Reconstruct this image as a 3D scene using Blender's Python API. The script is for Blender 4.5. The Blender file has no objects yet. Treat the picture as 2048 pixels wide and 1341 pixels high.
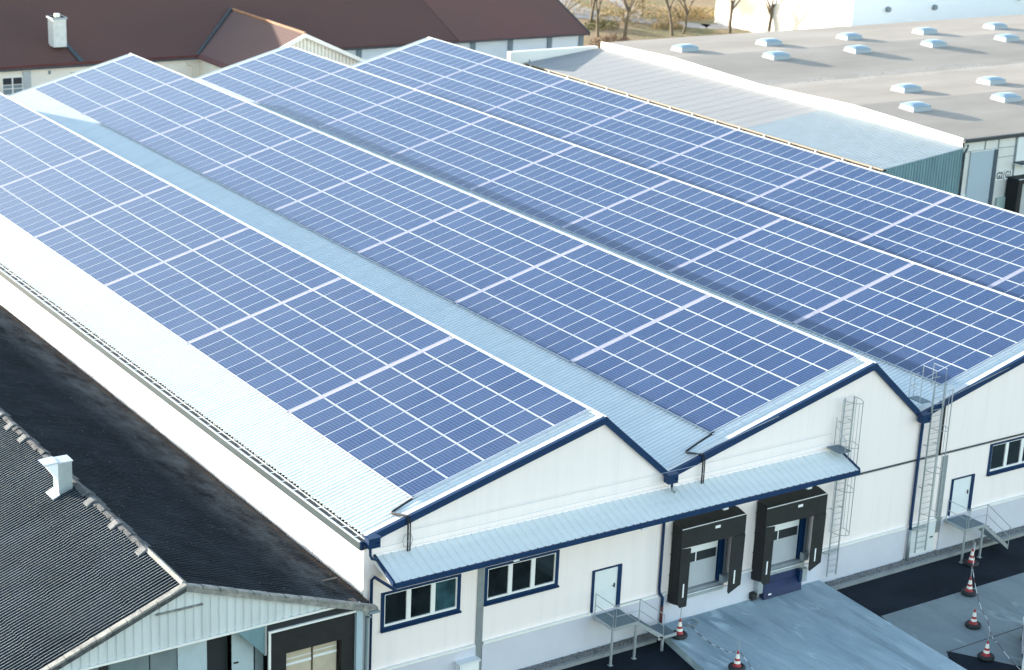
import bpy, math, random
from mathutils import Vector, Matrix
random.seed(7)
R = math.radians
scene = bpy.context.scene
COL = scene.collection

# ------------------------------------------------------------------ camera
cam_d = bpy.data.cameras.new("camera"); cam = bpy.data.objects.new("camera", cam_d); COL.objects.link(cam)
scene.camera = cam
CP = Vector((-34.003, -55.961, 28.182))
yaw, pitch, roll = 0.601, 0.317, 0.045
YPR = (0.60101, 0.31705, 0.04486)
yaw, pitch, roll = YPR
fwd = Vector((math.sin(yaw)*math.cos(pitch), math.cos(yaw)*math.cos(pitch), -math.sin(pitch)))
rgt = Vector((math.cos(yaw), -math.sin(yaw), 0)); upv = rgt.cross(fwd)
r2 = math.cos(roll)*rgt + math.sin(roll)*upv; u2 = -math.sin(roll)*rgt + math.cos(roll)*upv
m = Matrix((r2, u2, -fwd)).transposed().to_4x4(); m.translation = CP
cam.matrix_world = m
cam_d.sensor_width = 36; cam_d.lens = 3689.264*36/2048
cam_d.clip_start = 0.5; cam_d.clip_end = 3000
cam_d.dof.use_dof = True; cam_d.dof.focus_distance = 74; cam_d.dof.aperture_fstop = 0.68

# ------------------------------------------------------------------ light
SUN_DIR = Vector((6.47, -14.2, -2.17)).normalized()
w = bpy.data.worlds.new("World"); scene.world = w; w.use_nodes = True
nt = w.node_tree; bg = nt.nodes["Background"]; sky = nt.nodes.new("ShaderNodeTexSky")
sky.sky_type = 'NISHITA'; sky.sun_disc = False
sky.sun_elevation = math.asin(-SUN_DIR.z); sky.sun_rotation = math.atan2(-SUN_DIR.x, -SUN_DIR.y)
sky.altitude = 300; sky.air_density = 0.9; sky.dust_density = 0.6; sky.ozone_density = 0.2
nt.links.new(sky.outputs[0], bg.inputs[0]); bg.inputs[1].default_value = 0.128
sd = bpy.data.lights.new("sun", 'SUN'); so = bpy.data.objects.new("sun", sd); COL.objects.link(so)
so.rotation_euler = SUN_DIR.to_track_quat('-Z', 'Y').to_euler(); so.location = (0, 0, 60)
sd.energy = 3.3; sd.angle = R(0.55); sd.color = (1.0, 0.915, 0.80)
scene.view_settings.view_transform = 'Standard'; scene.view_settings.look = 'None'
scene.view_settings.exposure = 2.45; scene.view_settings.gamma = 1

# ------------------------------------------------------------------ helpers
G = -8.3                                      # yard level
class MB:
    def __init__(s): s.v = []; s.f = []; s.m = []; s.uv = None
    def face(s, pts, mi=0):
        n = len(s.v); s.v += [tuple(p) for p in pts]; s.f.append(tuple(range(n, n+len(pts)))); s.m.append(mi); return s
    def box(s, x0, x1, y0, y1, z0, z1, mi=0):
        n = len(s.v)
        s.v += [(x0,y0,z0),(x1,y0,z0),(x1,y1,z0),(x0,y1,z0),(x0,y0,z1),(x1,y0,z1),(x1,y1,z1),(x0,y1,z1)]
        for q in ((0,3,2,1),(4,5,6,7),(0,1,5,4),(1,2,6,5),(2,3,7,6),(3,0,4,7)): s.f.append(tuple(n+i for i in q)); s.m.append(mi)
        return s
    def prism(s, poly, axis, a, b, mi=0):     # poly = 2d points; axis 'y': (x,z); 'x': (y,z); 'z': (x,y)
        def P(p, t):
            return {'y': (p[0], t, p[1]), 'x': (t, p[0], p[1]), 'z': (p[0], p[1], t)}[axis]
        n = len(s.v); k = len(poly)
        s.v += [P(p, a) for p in poly] + [P(p, b) for p in poly]
        s.f.append(tuple(n+i for i in range(k))[::-1]); s.f.append(tuple(n+k+i for i in range(k))); s.m += [mi, mi]
        for i in range(k):
            j = (i+1) % k; s.f.append((n+i, n+j, n+k+j, n+k+i)); s.m.append(mi)
        return s
    def tube(s, pts, r, n=6, mi=0, r1=None, cap=True):
        pts = [Vector(p) for p in pts]; K = len(pts); b0 = len(s.v)
        for i, p in enumerate(pts):
            d = (pts[min(i+1, K-1)] - pts[max(i-1, 0)])
            if d.length < 1e-9: d = Vector((0, 0, 1))
            d.normalize(); a = Vector((0, 0, 1)) if abs(d.z) < .9 else Vector((0, 1, 0))
            u = d.cross(a).normalized(); v = d.cross(u); rr = r if r1 is None else r + (r1-r)*i/(K-1)
            for k in range(n):
                t = 2*math.pi*(k+.5)/n; q = p + (u*math.cos(t) + v*math.sin(t))*rr; s.v.append(tuple(q))
        for i in range(K-1):
            for k in range(n):
                a = b0+i*n+k; b = b0+i*n+(k+1) % n; s.f.append((a, b, b+n, a+n)); s.m.append(mi)
        if cap:
            s.f.append(tuple(b0+k for k in range(n))[::-1]); s.f.append(tuple(b0+(K-1)*n+k for k in range(n))); s.m += [mi, mi]
        return s
    def lathe(s, prof, cx, cy, n=20, mis=None):
        b0 = len(s.v)
        for (r, z) in prof:
            for k in range(n):
                t = 2*math.pi*k/n; s.v.append((cx+r*math.cos(t), cy+r*math.sin(t), z))
        for i in range(len(prof)-1):
            for k in range(n):
                a = b0+i*n+k; b = b0+i*n+(k+1) % n; s.f.append((a, b, b+n, a+n)); s.m.append(mis[i] if mis else 0)
        return s
    def build(s, name, mats, parent=None, smooth=False, **kw):
        me = bpy.data.meshes.new(name); me.from_pydata(s.v, [], s.f)
        for mm in (mats if isinstance(mats, (list, tuple)) else [mats]): me.materials.append(mm)
        me.polygons.foreach_set('material_index', s.m)
        if smooth: me.polygons.foreach_set('use_smooth', [True]*len(s.f))
        me.update(); o = bpy.data.objects.new(name, me); COL.objects.link(o)
        if parent: o.parent = parent
        for k, v in kw.items(): o[k] = v
        return o
def thing(name, label, cat, loc=(0, 0, 0), group=None):
    o = bpy.data.objects.new(name, None); COL.objects.link(o); o.location = loc; o.empty_display_size = .3
    o['label'] = label; o['category'] = cat
    if group: o['group'] = group
    return o
def tag(o, label, cat, group=None):
    o['label'] = label; o['category'] = cat
    if group: o['group'] = group
    return o
def copy_tree(o, parent=None):
    c = o.copy(); COL.objects.link(c); c.parent = parent
    for ch in o.children: copy_tree(ch, c)
    return c

# ------------------------------------------------------------------ materials
def mat(name, col, rough=.6, metal=0., var=0., scale=1., spec=.5, bump=0., bscale=20., col2=None, stretch=(1, 1, 1), detail=5):
    m = bpy.data.materials.new(name); m.use_nodes = True; t = m.node_tree; b = t.nodes["Principled BSDF"]
    b.inputs['Base Color'].default_value = (*col, 1); b.inputs['Roughness'].default_value = rough
    b.inputs['Metallic'].default_value = metal; b.inputs['Specular IOR Level'].default_value = spec
    co = t.nodes.new('ShaderNodeTexCoord'); mp = t.nodes.new('ShaderNodeMapping'); mp.inputs['Scale'].default_value = stretch
    t.links.new(co.outputs['Object'], mp.inputs[0])
    if var or col2:
        n = t.nodes.new('ShaderNodeTexNoise'); n.inputs['Scale'].default_value = scale; n.inputs['Detail'].default_value = detail
        n.inputs['Roughness'].default_value = .62
        r = t.nodes.new('ShaderNodeValToRGB'); c2 = col2 or tuple(c*(1-var) for c in col)
        r.color_ramp.elements[0].position = .33; r.color_ramp.elements[1].position = .68
        r.color_ramp.elements[0].color = (*c2, 1); r.color_ramp.elements[1].color = (*col, 1)
        t.links.new(mp.outputs[0], n.inputs[0]); t.links.new(n.outputs[0], r.inputs[0]); t.links.new(r.outputs[0], b.inputs['Base Color'])
    if bump:
        n = t.nodes.new('ShaderNodeTexNoise'); n.inputs['Scale'].default_value = bscale; n.inputs['Detail'].default_value = 4
        bp = t.nodes.new('ShaderNodeBump'); bp.inputs['Strength'].default_value = bump; bp.inputs['Distance'].default_value = .02
        t.links.new(mp.outputs[0], n.inputs[0]); t.links.new(n.outputs[0], bp.inputs['Height']); t.links.new(bp.outputs[0], b.inputs['Normal'])
    return m
def N(t, kind, **kw):
    n = t.nodes.new(kind)
    for k, v in kw.items(): setattr(n, k, v)
    return n
def mth(t, op, a, b=None, c=None):
    n = t.nodes.new('ShaderNodeMath'); n.operation = op
    for i, x in enumerate((a, b, c)):
        if x is None: continue
        if isinstance(x, (int, float)): n.inputs[i].default_value = x
        else: t.links.new(x, n.inputs[i])
    return n.outputs[0]
def mixc(t, f, a, b):
    n = t.nodes.new('ShaderNodeMix'); n.data_type = 'RGBA'
    if isinstance(f, (int, float)): n.inputs[0].default_value = f
    else: t.links.new(f, n.inputs[0])
    for i, x in ((6, a), (7, b)):
        if isinstance(x, tuple): n.inputs[i].default_value = (*x, 1)
        else: t.links.new(x, n.inputs[i])
    return n.outputs[2]

def seam_wall(name, col, dirt, per=1.15, axis=0, seamcol=None, rough=.5):
    # sandwich-panel wall: thin vertical joints and faint run-off streaks
    m = mat(name, col, rough); t = m.node_tree; b = t.nodes["Principled BSDF"]
    co = N(t, 'ShaderNodeTexCoord'); sp = N(t, 'ShaderNodeSeparateXYZ'); t.links.new(co.outputs['Object'], sp.inputs[0])
    a = mth(t, 'FRACT', mth(t, 'DIVIDE', sp.outputs[axis], per)); line = mth(t, 'LESS_THAN', a, .018/per)
    n = N(t, 'ShaderNodeTexNoise'); mp = N(t, 'ShaderNodeMapping'); mp.inputs['Scale'].default_value = (1.6, 1.6, .12)
    t.links.new(co.outputs['Object'], mp.inputs[0]); t.links.new(mp.outputs[0], n.inputs[0]); n.inputs['Scale'].default_value = 1.2; n.inputs['Detail'].default_value = 6
    r = N(t, 'ShaderNodeMapRange'); t.links.new(n.outputs[0], r.inputs[0]); r.inputs[1].default_value = .48; r.inputs[2].default_value = .75
    c = mixc(t, r.outputs[0], col, dirt); c = mixc(t, mth(t, 'MULTIPLY', line, .22), c, seamcol or tuple(x*.62 for x in col))
    t.links.new(c, b.inputs['Base Color']); return m

M = {}
M['wall'] = seam_wall('wall_panels', (.87, .80, .80), (.81, .755, .76))
M['wall_side'] = seam_wall('side_wall_panels', (.80, .80, .78), (.72, .72, .70), per=3.9, axis=1)
M['plinth'] = mat('plinth_render', (.58, .60, .69), .7, var=.07, scale=.8, bump=.1)
M['ledge'] = mat('ledge', (.80, .81, .80), .5, var=.08, scale=3)
M['roof_white'] = mat('white_roof_sheet', (.68, .735, .755), .65, spec=.3, var=.10, scale=.9, stretch=(.25, 2, 1))
M['verge'] = mat('verge_flashing', (.62, .66, .66), .38, var=.05, scale=2)
M['navy'] = mat('navy_trim', (.006, .034, .105), .5, spec=.25, var=.2, scale=3)
M['frame_al'] = mat('aluminium_frame', (.47, .53, .62), .5)
M['tray'] = mat('cable_tray', (.35, .345, .45), .5, var=.08, scale=6)
M['galv'] = mat('galvanised_steel', (.50, .55, .58), .42, metal=.55, var=.2, scale=9)
M['grate'] = mat('steel_grating', (.16, .22, .26), .6, metal=.3, var=.25, scale=30)
M['white'] = mat('white_paint', (.80, .82, .84), .45)
M['door'] = mat('white_door', (.72, .765, .80), .42, var=.03, scale=2)
M['black'] = mat('black_rubber', (.012, .015, .018), .75, var=.45, scale=2.5, bump=.2, bscale=7)
M['rubber'] = mat('tyre_rubber', (.018, .022, .026), .7, var=.3, scale=8)
M['dark'] = mat('dark_opening', (.012, .018, .024), .6)
M['cable'] = mat('black_cable', (.02, .022, .025), .5)
M['asphalt'] = mat('asphalt', (.017, .025, .036), .92, spec=.15, col2=(.008, .012, .019), scale=.45, bump=.3, bscale=60)
M['grey_steel'] = mat('grey_steel', (.30, .34, .37), .45, metal=.3, var=.15, scale=3)
M['dock_door'] = mat('dock_door_panels', (.50, .54, .58), .4, metal=.15, var=.06, scale=2)
M['dock_lip'] = mat('blue_dock_leveller', (.02, .035, .11), .5, var=.4, scale=2)
M['red_pipe'] = mat('red_brown_pipe', (.10, .02, .02), .5)
M['gutter'] = mat('gutter_zinc', (.045, .075, .088), .5, metal=.25, var=.35, scale=1.2, stretch=(1, .5, 3))
M['strap'] = mat('white_clip', (.78, .78, .74), .5)
M['light_fix'] = mat('lamp_housing', (.7, .74, .78), .4)
M['red'] = mat('cone_red', (.38, .022, .025), .45, var=.2, scale=9)
M['gravel'] = mat('gravel', (.36, .35, .33), .9, col2=(.08, .08, .085), scale=22, bump=1., bscale=30, detail=3)
M['kerb'] = mat('kerb_concrete', (.29, .31, .32), .85, var=.25, scale=3, bump=.2)
M['cream'] = mat('cream_render', (.88, .83, .73), .8, var=.1, scale=.5)
M['teal'] = mat('teal_corrugated', (.19, .33, .39), .5, metal=.2, var=.25, scale=.9, stretch=(3, 3, .4))
M['flatroof_edge'] = mat('roof_edge_black', (.03, .04, .05), .6)
M['white_bright'] = mat('white_fascia', (.82, .80, .75), .5, var=.04, scale=.7)
M['panelwall'] = mat('precast_wall', (.70, .70, .69), .7, var=.1, scale=.9)
M['joint'] = mat('joint_dark', (.22, .26, .28), .8)
M['shutter'] = mat('roller_shutter', (.42, .50, .56), .45, metal=.25)
M['shutter_dark'] = mat('shutter_side', (.05, .08, .11), .6)
M['dome'] = mat('skylight_dome', (.28, .38, .47), .22, var=.06, scale=1.5)
M['curb'] = mat('skylight_curb', (.30, .35, .40), .6)
M['curb_blue'] = mat('skylight_curb_front', (.33, .46, .56), .5)
M['bark'] = mat('bark', (.17, .135, .095), .9, var=.4, scale=4)
M['twig'] = mat('twigs', (.62, .46, .22), .9, var=.5, scale=3)
M['tanbush'] = mat('dry_shrub', (.56, .42, .20), .9, var=.5, scale=2)
M['grey_wall'] = mat('grey_post', (.18, .23, .26), .7)
M['window_glass'] = None

def glass_mat(name, base, spec=.6):
    m = mat(name, base, .06, spec=spec, col2=tuple(x*.35 for x in base), scale=1.1, detail=3)
    return m
M['glass'] = glass_mat('dark_window_glass', (.014, .022, .028))
M['glass_teal'] = glass_mat('teal_window_glass', (.04, .10, .13))

def pv_mat():
    m = mat('solar_cells', (.02, .05, .16), .16, spec=.5); t = m.node_tree; b = t.nodes["Principled BSDF"]
    uv = N(t, 'ShaderNodeUVMap'); sp = N(t, 'ShaderNodeSeparateXYZ'); t.links.new(uv.outputs[0], sp.inputs[0])
    u, v = sp.outputs[0], sp.outputs[1]       # u in 0..10 cells along the slope, v in 0..6 across, offset per panel by whole numbers
    def edge(x, wd):
        f = mth(t, 'FRACT', x); a = mth(t, 'ABSOLUTE', mth(t, 'SUBTRACT', f, .5)); return mth(t, 'GREATER_THAN', a, .5-wd)
    g = mth(t, 'MAXIMUM', edge(u, .047), edge(v, .047))
    bus = mth(t, 'MAXIMUM', mth(t, 'LESS_THAN', mth(t, 'ABSOLUTE', mth(t, 'SUBTRACT', mth(t, 'FRACT', v), .33)), .012),
              mth(t, 'LESS_THAN', mth(t, 'ABSOLUTE', mth(t, 'SUBTRACT', mth(t, 'FRACT', v), .67)), .012))
    fl = N(t, 'ShaderNodeCombineXYZ'); t.links.new(mth(t, 'FLOOR', u), fl.inputs[0]); t.links.new(mth(t, 'FLOOR', v), fl.inputs[1])
    wn = N(t, 'ShaderNodeTexWhiteNoise'); wn.noise_dimensions = '3D'; t.links.new(fl.outputs[0], wn.inputs[0])
    at = N(t, 'ShaderNodeAttribute'); at.attribute_name = 'tint'; oi = N(t, 'ShaderNodeObjectInfo')
    rnd = mth(t, 'FRACT', mth(t, 'ADD', at.outputs['Fac'], oi.outputs['Random']))
    lo = mixc(t, wn.outputs[0], (.005, .020, .082), (.012, .038, .128))
    lo2 = mixc(t, rnd, (.004, .019, .086), (.020, .044, .128)); c = mixc(t, .62, lo, lo2)
    c = mixc(t, mth(t, 'MULTIPLY', bus, .5), c, (.11, .18, .29)); c = mixc(t, mth(t, 'MULTIPLY', g, .8), c, (.13, .23, .42))
    co = N(t, 'ShaderNodeTexCoord'); d = N(t, 'ShaderNodeTexNoise'); ge = N(t, 'ShaderNodeNewGeometry'); t.links.new(ge.outputs['Position'], d.inputs[0])
    d.inputs['Scale'].default_value = .35; d.inputs['Detail'].default_value = 6
    r = N(t, 'ShaderNodeMapRange'); t.links.new(d.outputs[0], r.inputs[0]); r.inputs[1].default_value = .42; r.inputs[2].default_value = .72
    c = mixc(t, mth(t, 'MULTIPLY', r.outputs[0], .10), c, (.13, .15, .20))   # dust
    t.links.new(c, b.inputs['Base Color'])
    b.inputs['Roughness'].default_value = .30; b.inputs['Specular IOR Level'].default_value = .40
    return m
M['pv'] = pv_mat()

def asb_mat():
    # old fibre-cement sheeting: mossy dark grey, pale dust and lichen patches, brown rim where it meets the white wall
    m = mat('fibre_cement', (.05, .06, .07), .9, spec=.12); t = m.node_tree; b = t.nodes["Principled BSDF"]
    co = N(t, 'ShaderNodeTexCoord'); sp = N(t, 'ShaderNodeSeparateXYZ'); t.links.new(co.outputs['Object'], sp.inputs[0])
    def noise(sc, st, det=6):
        mp = N(t, 'ShaderNodeMapping'); mp.inputs['Scale'].default_value = st; t.links.new(co.outputs['Object'], mp.inputs[0])
        n = N(t, 'ShaderNodeTexNoise'); n.inputs['Scale'].default_value = sc; n.inputs['Detail'].default_value = det; n.inputs['Roughness'].default_value = .65
        t.links.new(mp.outputs[0], n.inputs[0]); return n.outputs[0]
    def rng(x, a, bb, c=0., d=1.):
        r = N(t, 'ShaderNodeMapRange'); t.links.new(x, r.inputs[0]); r.inputs[1].default_value = a; r.inputs[2].default_value = bb
        r.inputs[3].default_value = c; r.inputs[4].default_value = d; return r.outputs[0]
    base = mixc(t, rng(noise(.35, (1, 1, 1)), .35, .7), (.0055, .007, .010), (.017, .022, .028))
    streak = rng(noise(2.2, (.35, 2.6, 1)), .5, .72)
    base = mixc(t, mth(t, 'MULTIPLY', streak, .45), base, (.045, .056, .068))
    # lichen band a metre or so from the wall
    x = sp.outputs[0]
    band = mth(t, 'MULTIPLY', rng(x, -5.6, -4.2), rng(x, -2.4, -3.2))
    band = mth(t, 'MULTIPLY', band, rng(noise(.8, (1, .5, 1)), .38, .62))
    base = mixc(t, mth(t, 'MULTIPLY', band, .55), base, (.12, .14, .16))
    rim = mth(t, 'MULTIPLY', rng(x, -3.1, -2.7), rng(noise(2.5, (1, 1, 1)), .35, .6)); base = mixc(t, mth(t, 'MULTIPLY', rim, .8), base, (.10, .065, .045))
    pale = mth(t, 'MULTIPLY', rng(x, -10.6, -11.2), rng(noise(.5, (.6, 1, 1)), .35, .65)); base = mixc(t, mth(t, 'MULTIPLY', pale, .42), base, (.10, .12, .14))
    ca = N(t, 'ShaderNodeAttribute'); ca.attribute_name = 'crest'     # sunlit crests and shaded troughs painted into the colour
    lf = rng(x, -10.0, -10.5, .12, 1.); crest_sun = mth(t, 'MULTIPLY', mth(t, 'MULTIPLY', ca.outputs['Fac'], lf), rng(noise(.45, (1, 1, 1)), .25, .65, .45, 1.))
    base = mixc(t, crest_sun, base, (.42, .52, .60)); inv = mth(t, 'SUBTRACT', 1., ca.outputs['Fac']); base = mixc(t, mth(t, 'MULTIPLY', mth(t, 'MULTIPLY', inv, lf), .7), base, (.007, .010, .014))
    sp2 = rng(noise(14., (1, 1, 1), 2), .70, .74); base = mixc(t, mth(t, 'MULTIPLY', sp2, .6), base, (.38, .38, .36))
    t.links.new(base, b.inputs['Base Color']); return m
M['asb'] = asb_mat()
M['ridge_cement'] = mat('ridge_cement', (.20, .21, .22), .9, col2=(.07, .08, .09), scale=5, bump=.6, bscale=14)
M['ridge_dark'] = mat('ridge_moss', (.10, .11, .12), .95, col2=(.03, .035, .04), scale=6, bump=.8, bscale=14)
M['barge'] = mat('barge_board', (.33, .33, .31), .9, col2=(.14, .15, .15), scale=3.5, bump=.4, bscale=18)
M['clad'] = mat('white_gable_cladding', (.62, .68, .71), .5, var=.16, scale=.8, stretch=(2, 2, .4))

def concrete_mat(name, c1, c2, rough=.8):
    m = mat(name, c1, rough); t = m.node_tree; b = t.nodes["Principled BSDF"]
    co = N(t, 'ShaderNodeTexCoord')
    mp = N(t, 'ShaderNodeMapping'); mp.inputs['Scale'].default_value = (.8, .28, 1); mp.inputs['Rotation'].default_value = (0, 0, .25); t.links.new(co.outputs['Object'], mp.inputs[0])
    n1 = N(t, 'ShaderNodeTexNoise'); n1.inputs['Scale'].default_value = .55; n1.inputs['Detail'].default_value = 9; n1.inputs['Roughness'].default_value = .68; n1.inputs['Distortion'].default_value = .5
    t.links.new(mp.outputs[0], n1.inputs[0])
    n2 = N(t, 'ShaderNodeTexNoise'); n2.inputs['Scale'].default_value = 12; n2.inputs['Detail'].default_value = 5; t.links.new(co.outputs['Object'], n2.inputs[0])
    r = N(t, 'ShaderNodeMapRange'); t.links.new(n1.outputs[0], r.inputs[0]); r.inputs[1].default_value = .34; r.inputs[2].default_value = .66
    c = mixc(t, r.outputs[0], c2, c1); c = mixc(t, mth(t, 'MULTIPLY', n2.outputs[0], .25), c, tuple(x*.7 for x in c2))
    mp3 = N(t, 'ShaderNodeMapping'); mp3.inputs['Scale'].default_value = (1.3, .16, 1); mp3.inputs['Rotation'].default_value = (0, 0, .12); t.links.new(co.outputs['Object'], mp3.inputs[0])
    n4 = N(t, 'ShaderNodeTexNoise'); n4.inputs['Scale'].default_value = .9; n4.inputs['Detail'].default_value = 7; n4.inputs['Roughness'].default_value = .7; t.links.new(mp3.outputs[0], n4.inputs[0])
    r4 = N(t, 'ShaderNodeMapRange'); t.links.new(n4.outputs[0], r4.inputs[0]); r4.inputs[1].default_value = .52; r4.inputs[2].default_value = .66
    c = mixc(t, mth(t, 'MULTIPLY', r4.outputs[0], .5), c, tuple(x*.55 for x in c2))
    n5 = N(t, 'ShaderNodeTexNoise'); n5.inputs['Scale'].default_value = 1.4; n5.inputs['Detail'].default_value = 8; n5.inputs['Distortion'].default_value = 1.2; t.links.new(mp.outputs[0], n5.inputs[0])
    r5 = N(t, 'ShaderNodeMapRange'); t.links.new(n5.outputs[0], r5.inputs[0]); r5.inputs[1].default_value = .60; r5.inputs[2].default_value = .72
    c = mixc(t, mth(t, 'MULTIPLY', r5.outputs[0], .55), c, tuple(min(1, x*1.45) for x in c1)); t.links.new(c, b.inputs['Base Color'])
    return m
M['pad'] = concrete_mat('pad_concrete', (.43, .53, .575), (.22, .31, .37))
M['apron'] = concrete_mat('apron_concrete', (.26, .31, .32), (.17, .215, .235))

def tile_mat(name, c1, c2, c3):
    m = mat(name, c1, .85); t = m.node_tree; b = t.nodes["Principled BSDF"]; co = N(t, 'ShaderNodeTexCoord')
    n = N(t, 'ShaderNodeTexNoise'); n.inputs['Scale'].default_value = .12; n.inputs['Detail'].default_value = 5; t.links.new(co.outputs['Object'], n.inputs[0])
    n2 = N(t, 'ShaderNodeTexNoise'); n2.inputs['Scale'].default_value = 3.; n2.inputs['Detail'].default_value = 4; t.links.new(co.outputs['Object'], n2.inputs[0])
    r = N(t, 'ShaderNodeMapRange'); t.links.new(n.outputs[0], r.inputs[0]); r.inputs[1].default_value = .35; r.inputs[2].default_value = .65
    c = mixc(t, r.outputs[0], c1, c2); c = mixc(t, mth(t, 'MULTIPLY', n2.outputs[0], .35), c, c3)
    sp = N(t, 'ShaderNodeSeparateXYZ'); t.links.new(co.outputs['Object'], sp.inputs[0])
    rows = mth(t, 'LESS_THAN', mth(t, 'FRACT', mth(t, 'MULTIPLY', sp.outputs[2], 6.)), .22); c = mixc(t, mth(t, 'MULTIPLY', rows, .35), c, tuple(x*.5 for x in c1))
    t.links.new(c, b.inputs['Base Color']); return m
M['tile'] = tile_mat('brown_tiles', (.088, .042, .034), (.108, .048, .038), (.14, .058, .044))
M['tile_red'] = tile_mat('red_tiles', (.150, .062, .052), (.120, .062, .050), (.17, .066, .055))
M['tile_wing'] = tile_mat('wing_tiles', (.135, .072, .062), (.115, .064, .056), (.15, .078, .064))
M['tile_edge'] = mat('eave_tiles', (.12, .035, .028), .8, var=.3, scale=2)
M['ridge_tile'] = mat('orange_ridge_tiles', (.42, .20, .10), .8, var=.4, scale=2)

def flatroof_mat():
    m = mat('roof_membrane', (.42, .40, .38), .8); t = m.node_tree; b = t.nodes["Principled BSDF"]; co = N(t, 'ShaderNodeTexCoord')
    n = N(t, 'ShaderNodeTexNoise'); n.inputs['Scale'].default_value = .12; n.inputs['Detail'].default_value = 8; n.inputs['Roughness'].default_value = .6
    mp = N(t, 'ShaderNodeMapping'); mp.inputs['Scale'].default_value = (.5, 1.4, 1); t.links.new(co.outputs['Object'], mp.inputs[0]); t.links.new(mp.outputs[0], n.inputs[0])
    r = N(t, 'ShaderNodeMapRange'); t.links.new(n.outputs[0], r.inputs[0]); r.inputs[1].default_value = .36; r.inputs[2].default_value = .66
    c = mixc(t, r.outputs[0], (.28, .245, .21), (.37, .325, .285))
    sp = N(t, 'ShaderNodeSeparateXYZ'); t.links.new(co.outputs['Object'], sp.inputs[0])
    seam = mth(t, 'LESS_THAN', mth(t, 'FRACT', mth(t, 'DIVIDE', sp.outputs[1], 1.05)), .045); c = mixc(t, mth(t, 'MULTIPLY', seam, .16), c, (.2, .2, .2))
    # pale silt and brown drying rings left by puddles along the valley
    n3 = N(t, 'ShaderNodeTexNoise'); n3.inputs['Scale'].default_value = .5; n3.inputs['Detail'].default_value = 4; t.links.new(mp.outputs[0], n3.inputs[0])
    dv = mth(t, 'ABSOLUTE', mth(t, 'SUBTRACT', sp.outputs[1], 62.3)); near = N(t, 'ShaderNodeMapRange'); t.links.new(dv, near.inputs[0]); near.inputs[1].default_value = 2.2; near.inputs[2].default_value = .4
    c = mixc(t, mth(t, 'MULTIPLY', mth(t, 'MULTIPLY', near.outputs[0], mth(t, 'GREATER_THAN', n3.outputs[0], .47)), .6), c, (.40, .37, .34))
    ring = mth(t, 'LESS_THAN', mth(t, 'ABSOLUTE', mth(t, 'SUBTRACT', n3.outputs[0], .56)), .006)
    c = mixc(t, mth(t, 'MULTIPLY', mth(t, 'MULTIPLY', near.outputs[0], ring), .8), c, (.16, .09, .05))
    t.links.new(c, b.inputs['Base Color']); return m
M['flatroof'] = flatroof_mat()
M['lean'] = mat('lean_to_sheet', (.32, .325, .33), .85, var=.10, scale=.5, stretch=(.3, 3, 1))
M['lean_rib'] = mat('lean_to_ribbed', (.42, .47, .49), .7, var=.1, scale=.8)

def ground_mat():
    m = mat('rough_grass', (.2, .17, .08), .95); t = m.node_tree; b = t.nodes["Principled BSDF"]; co = N(t, 'ShaderNodeTexCoord')
    def nz(sc, lo, hi, det=6):
        n = N(t, 'ShaderNodeTexNoise'); n.inputs['Scale'].default_value = sc; n.inputs['Detail'].default_value = det; t.links.new(co.outputs['Object'], n.inputs[0])
        r = N(t, 'ShaderNodeMapRange'); t.links.new(n.outputs[0], r.inputs[0]); r.inputs[1].default_value = lo; r.inputs[2].default_value = hi; return r.outputs[0]
    c = mixc(t, nz(.09, .4, .6), (.17, .135, .055), (.26, .18, .10)); c = mixc(t, nz(.3, .5, .66), c, (.12, .13, .045)); c = mixc(t, nz(2., .5, .7), c, (.33, .24, .13))
    t.links.new(c, b.inputs['Base Color']); return m
M['grass'] = ground_mat()
M['road'] = mat('pale_road', (.34, .33, .33), .9, var=.15, scale=.4)

# ================================================================== SETTING
def struct(name, mb, m): return mb.build(name, m, kind='structure')
struct('ground', MB().face([(-900, -400, G-.02), (1500, -400, G-.02), (1500, 1500, G-.02), (-900, 1500, G-.02)]), M['grass'])
struct('yard_asphalt', MB().face([(-80, -120, G), (135, -120, G), (135, 98, G), (-80, 98, G)]), M['asphalt'])
PADY0, PADY1 = -34, -1.09
struct('concrete_pad', MB().prism([(11.75, PADY1), (21.15, PADY1), (20.7, -11), (19.6, PADY0), (9.3, PADY0), (11.2, -4.5)], 'z', G-.1, -7.95), M['pad'])
ap = MB().face([(21.6, -4.65, G+.004), (60, -4.65, G+.004), (60, -24, G+.004), (32.3, -24, G+.004), (21.75, -8.42, G+.004), (21.1, -9.2, G+.004), (21.3, -6, G+.004)])
struct('concrete_apron', ap, M['apron'])
jt = MB().face([(21.55, -8.50, G+.008), (30, -8.44, G+.008), (60, -8.5, G+.008), (60, -8.55, G+.008), (30, -8.5, G+.008), (21.6, -8.56, G+.008)])
struct('apron_joint', jt, M['cable'])
gs = MB()
gs.box(-2.6, 11.74, -1.58, -1.0, G-.1, -8.16); gs.box(21.2, 70, -1.58, -1.0, G-.1, -8.16)
g = gs.build('gravel', M['gravel']); g['kind'] = 'stuff'; tag(g, 'strip of grey pebbles between the white plinth and the kerb', 'gravel')
pb = MB()                                                       # loose pebbles standing out of the strip
for i in range(2600):
    x = random.uniform(3.6, 11.7) if i % 3 == 0 else random.uniform(21.2, 37); y = random.uniform(-1.56, -1.09); s = random.uniform(.018, .042)
    z = -8.16 + s*.3; n = len(pb.v)
    pb.v += [(x-s, y, z), (x, y-s*.8, z), (x+s, y, z), (x, y+s*.8, z), (x, y, z+s*.8)]
    for q in ((0, 1, 4), (1, 2, 4), (2, 3, 4), (3, 0, 4)): pb.f.append(tuple(n+k for k in q)); pb.m.append(random.choice((0, 0, 1)))
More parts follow.
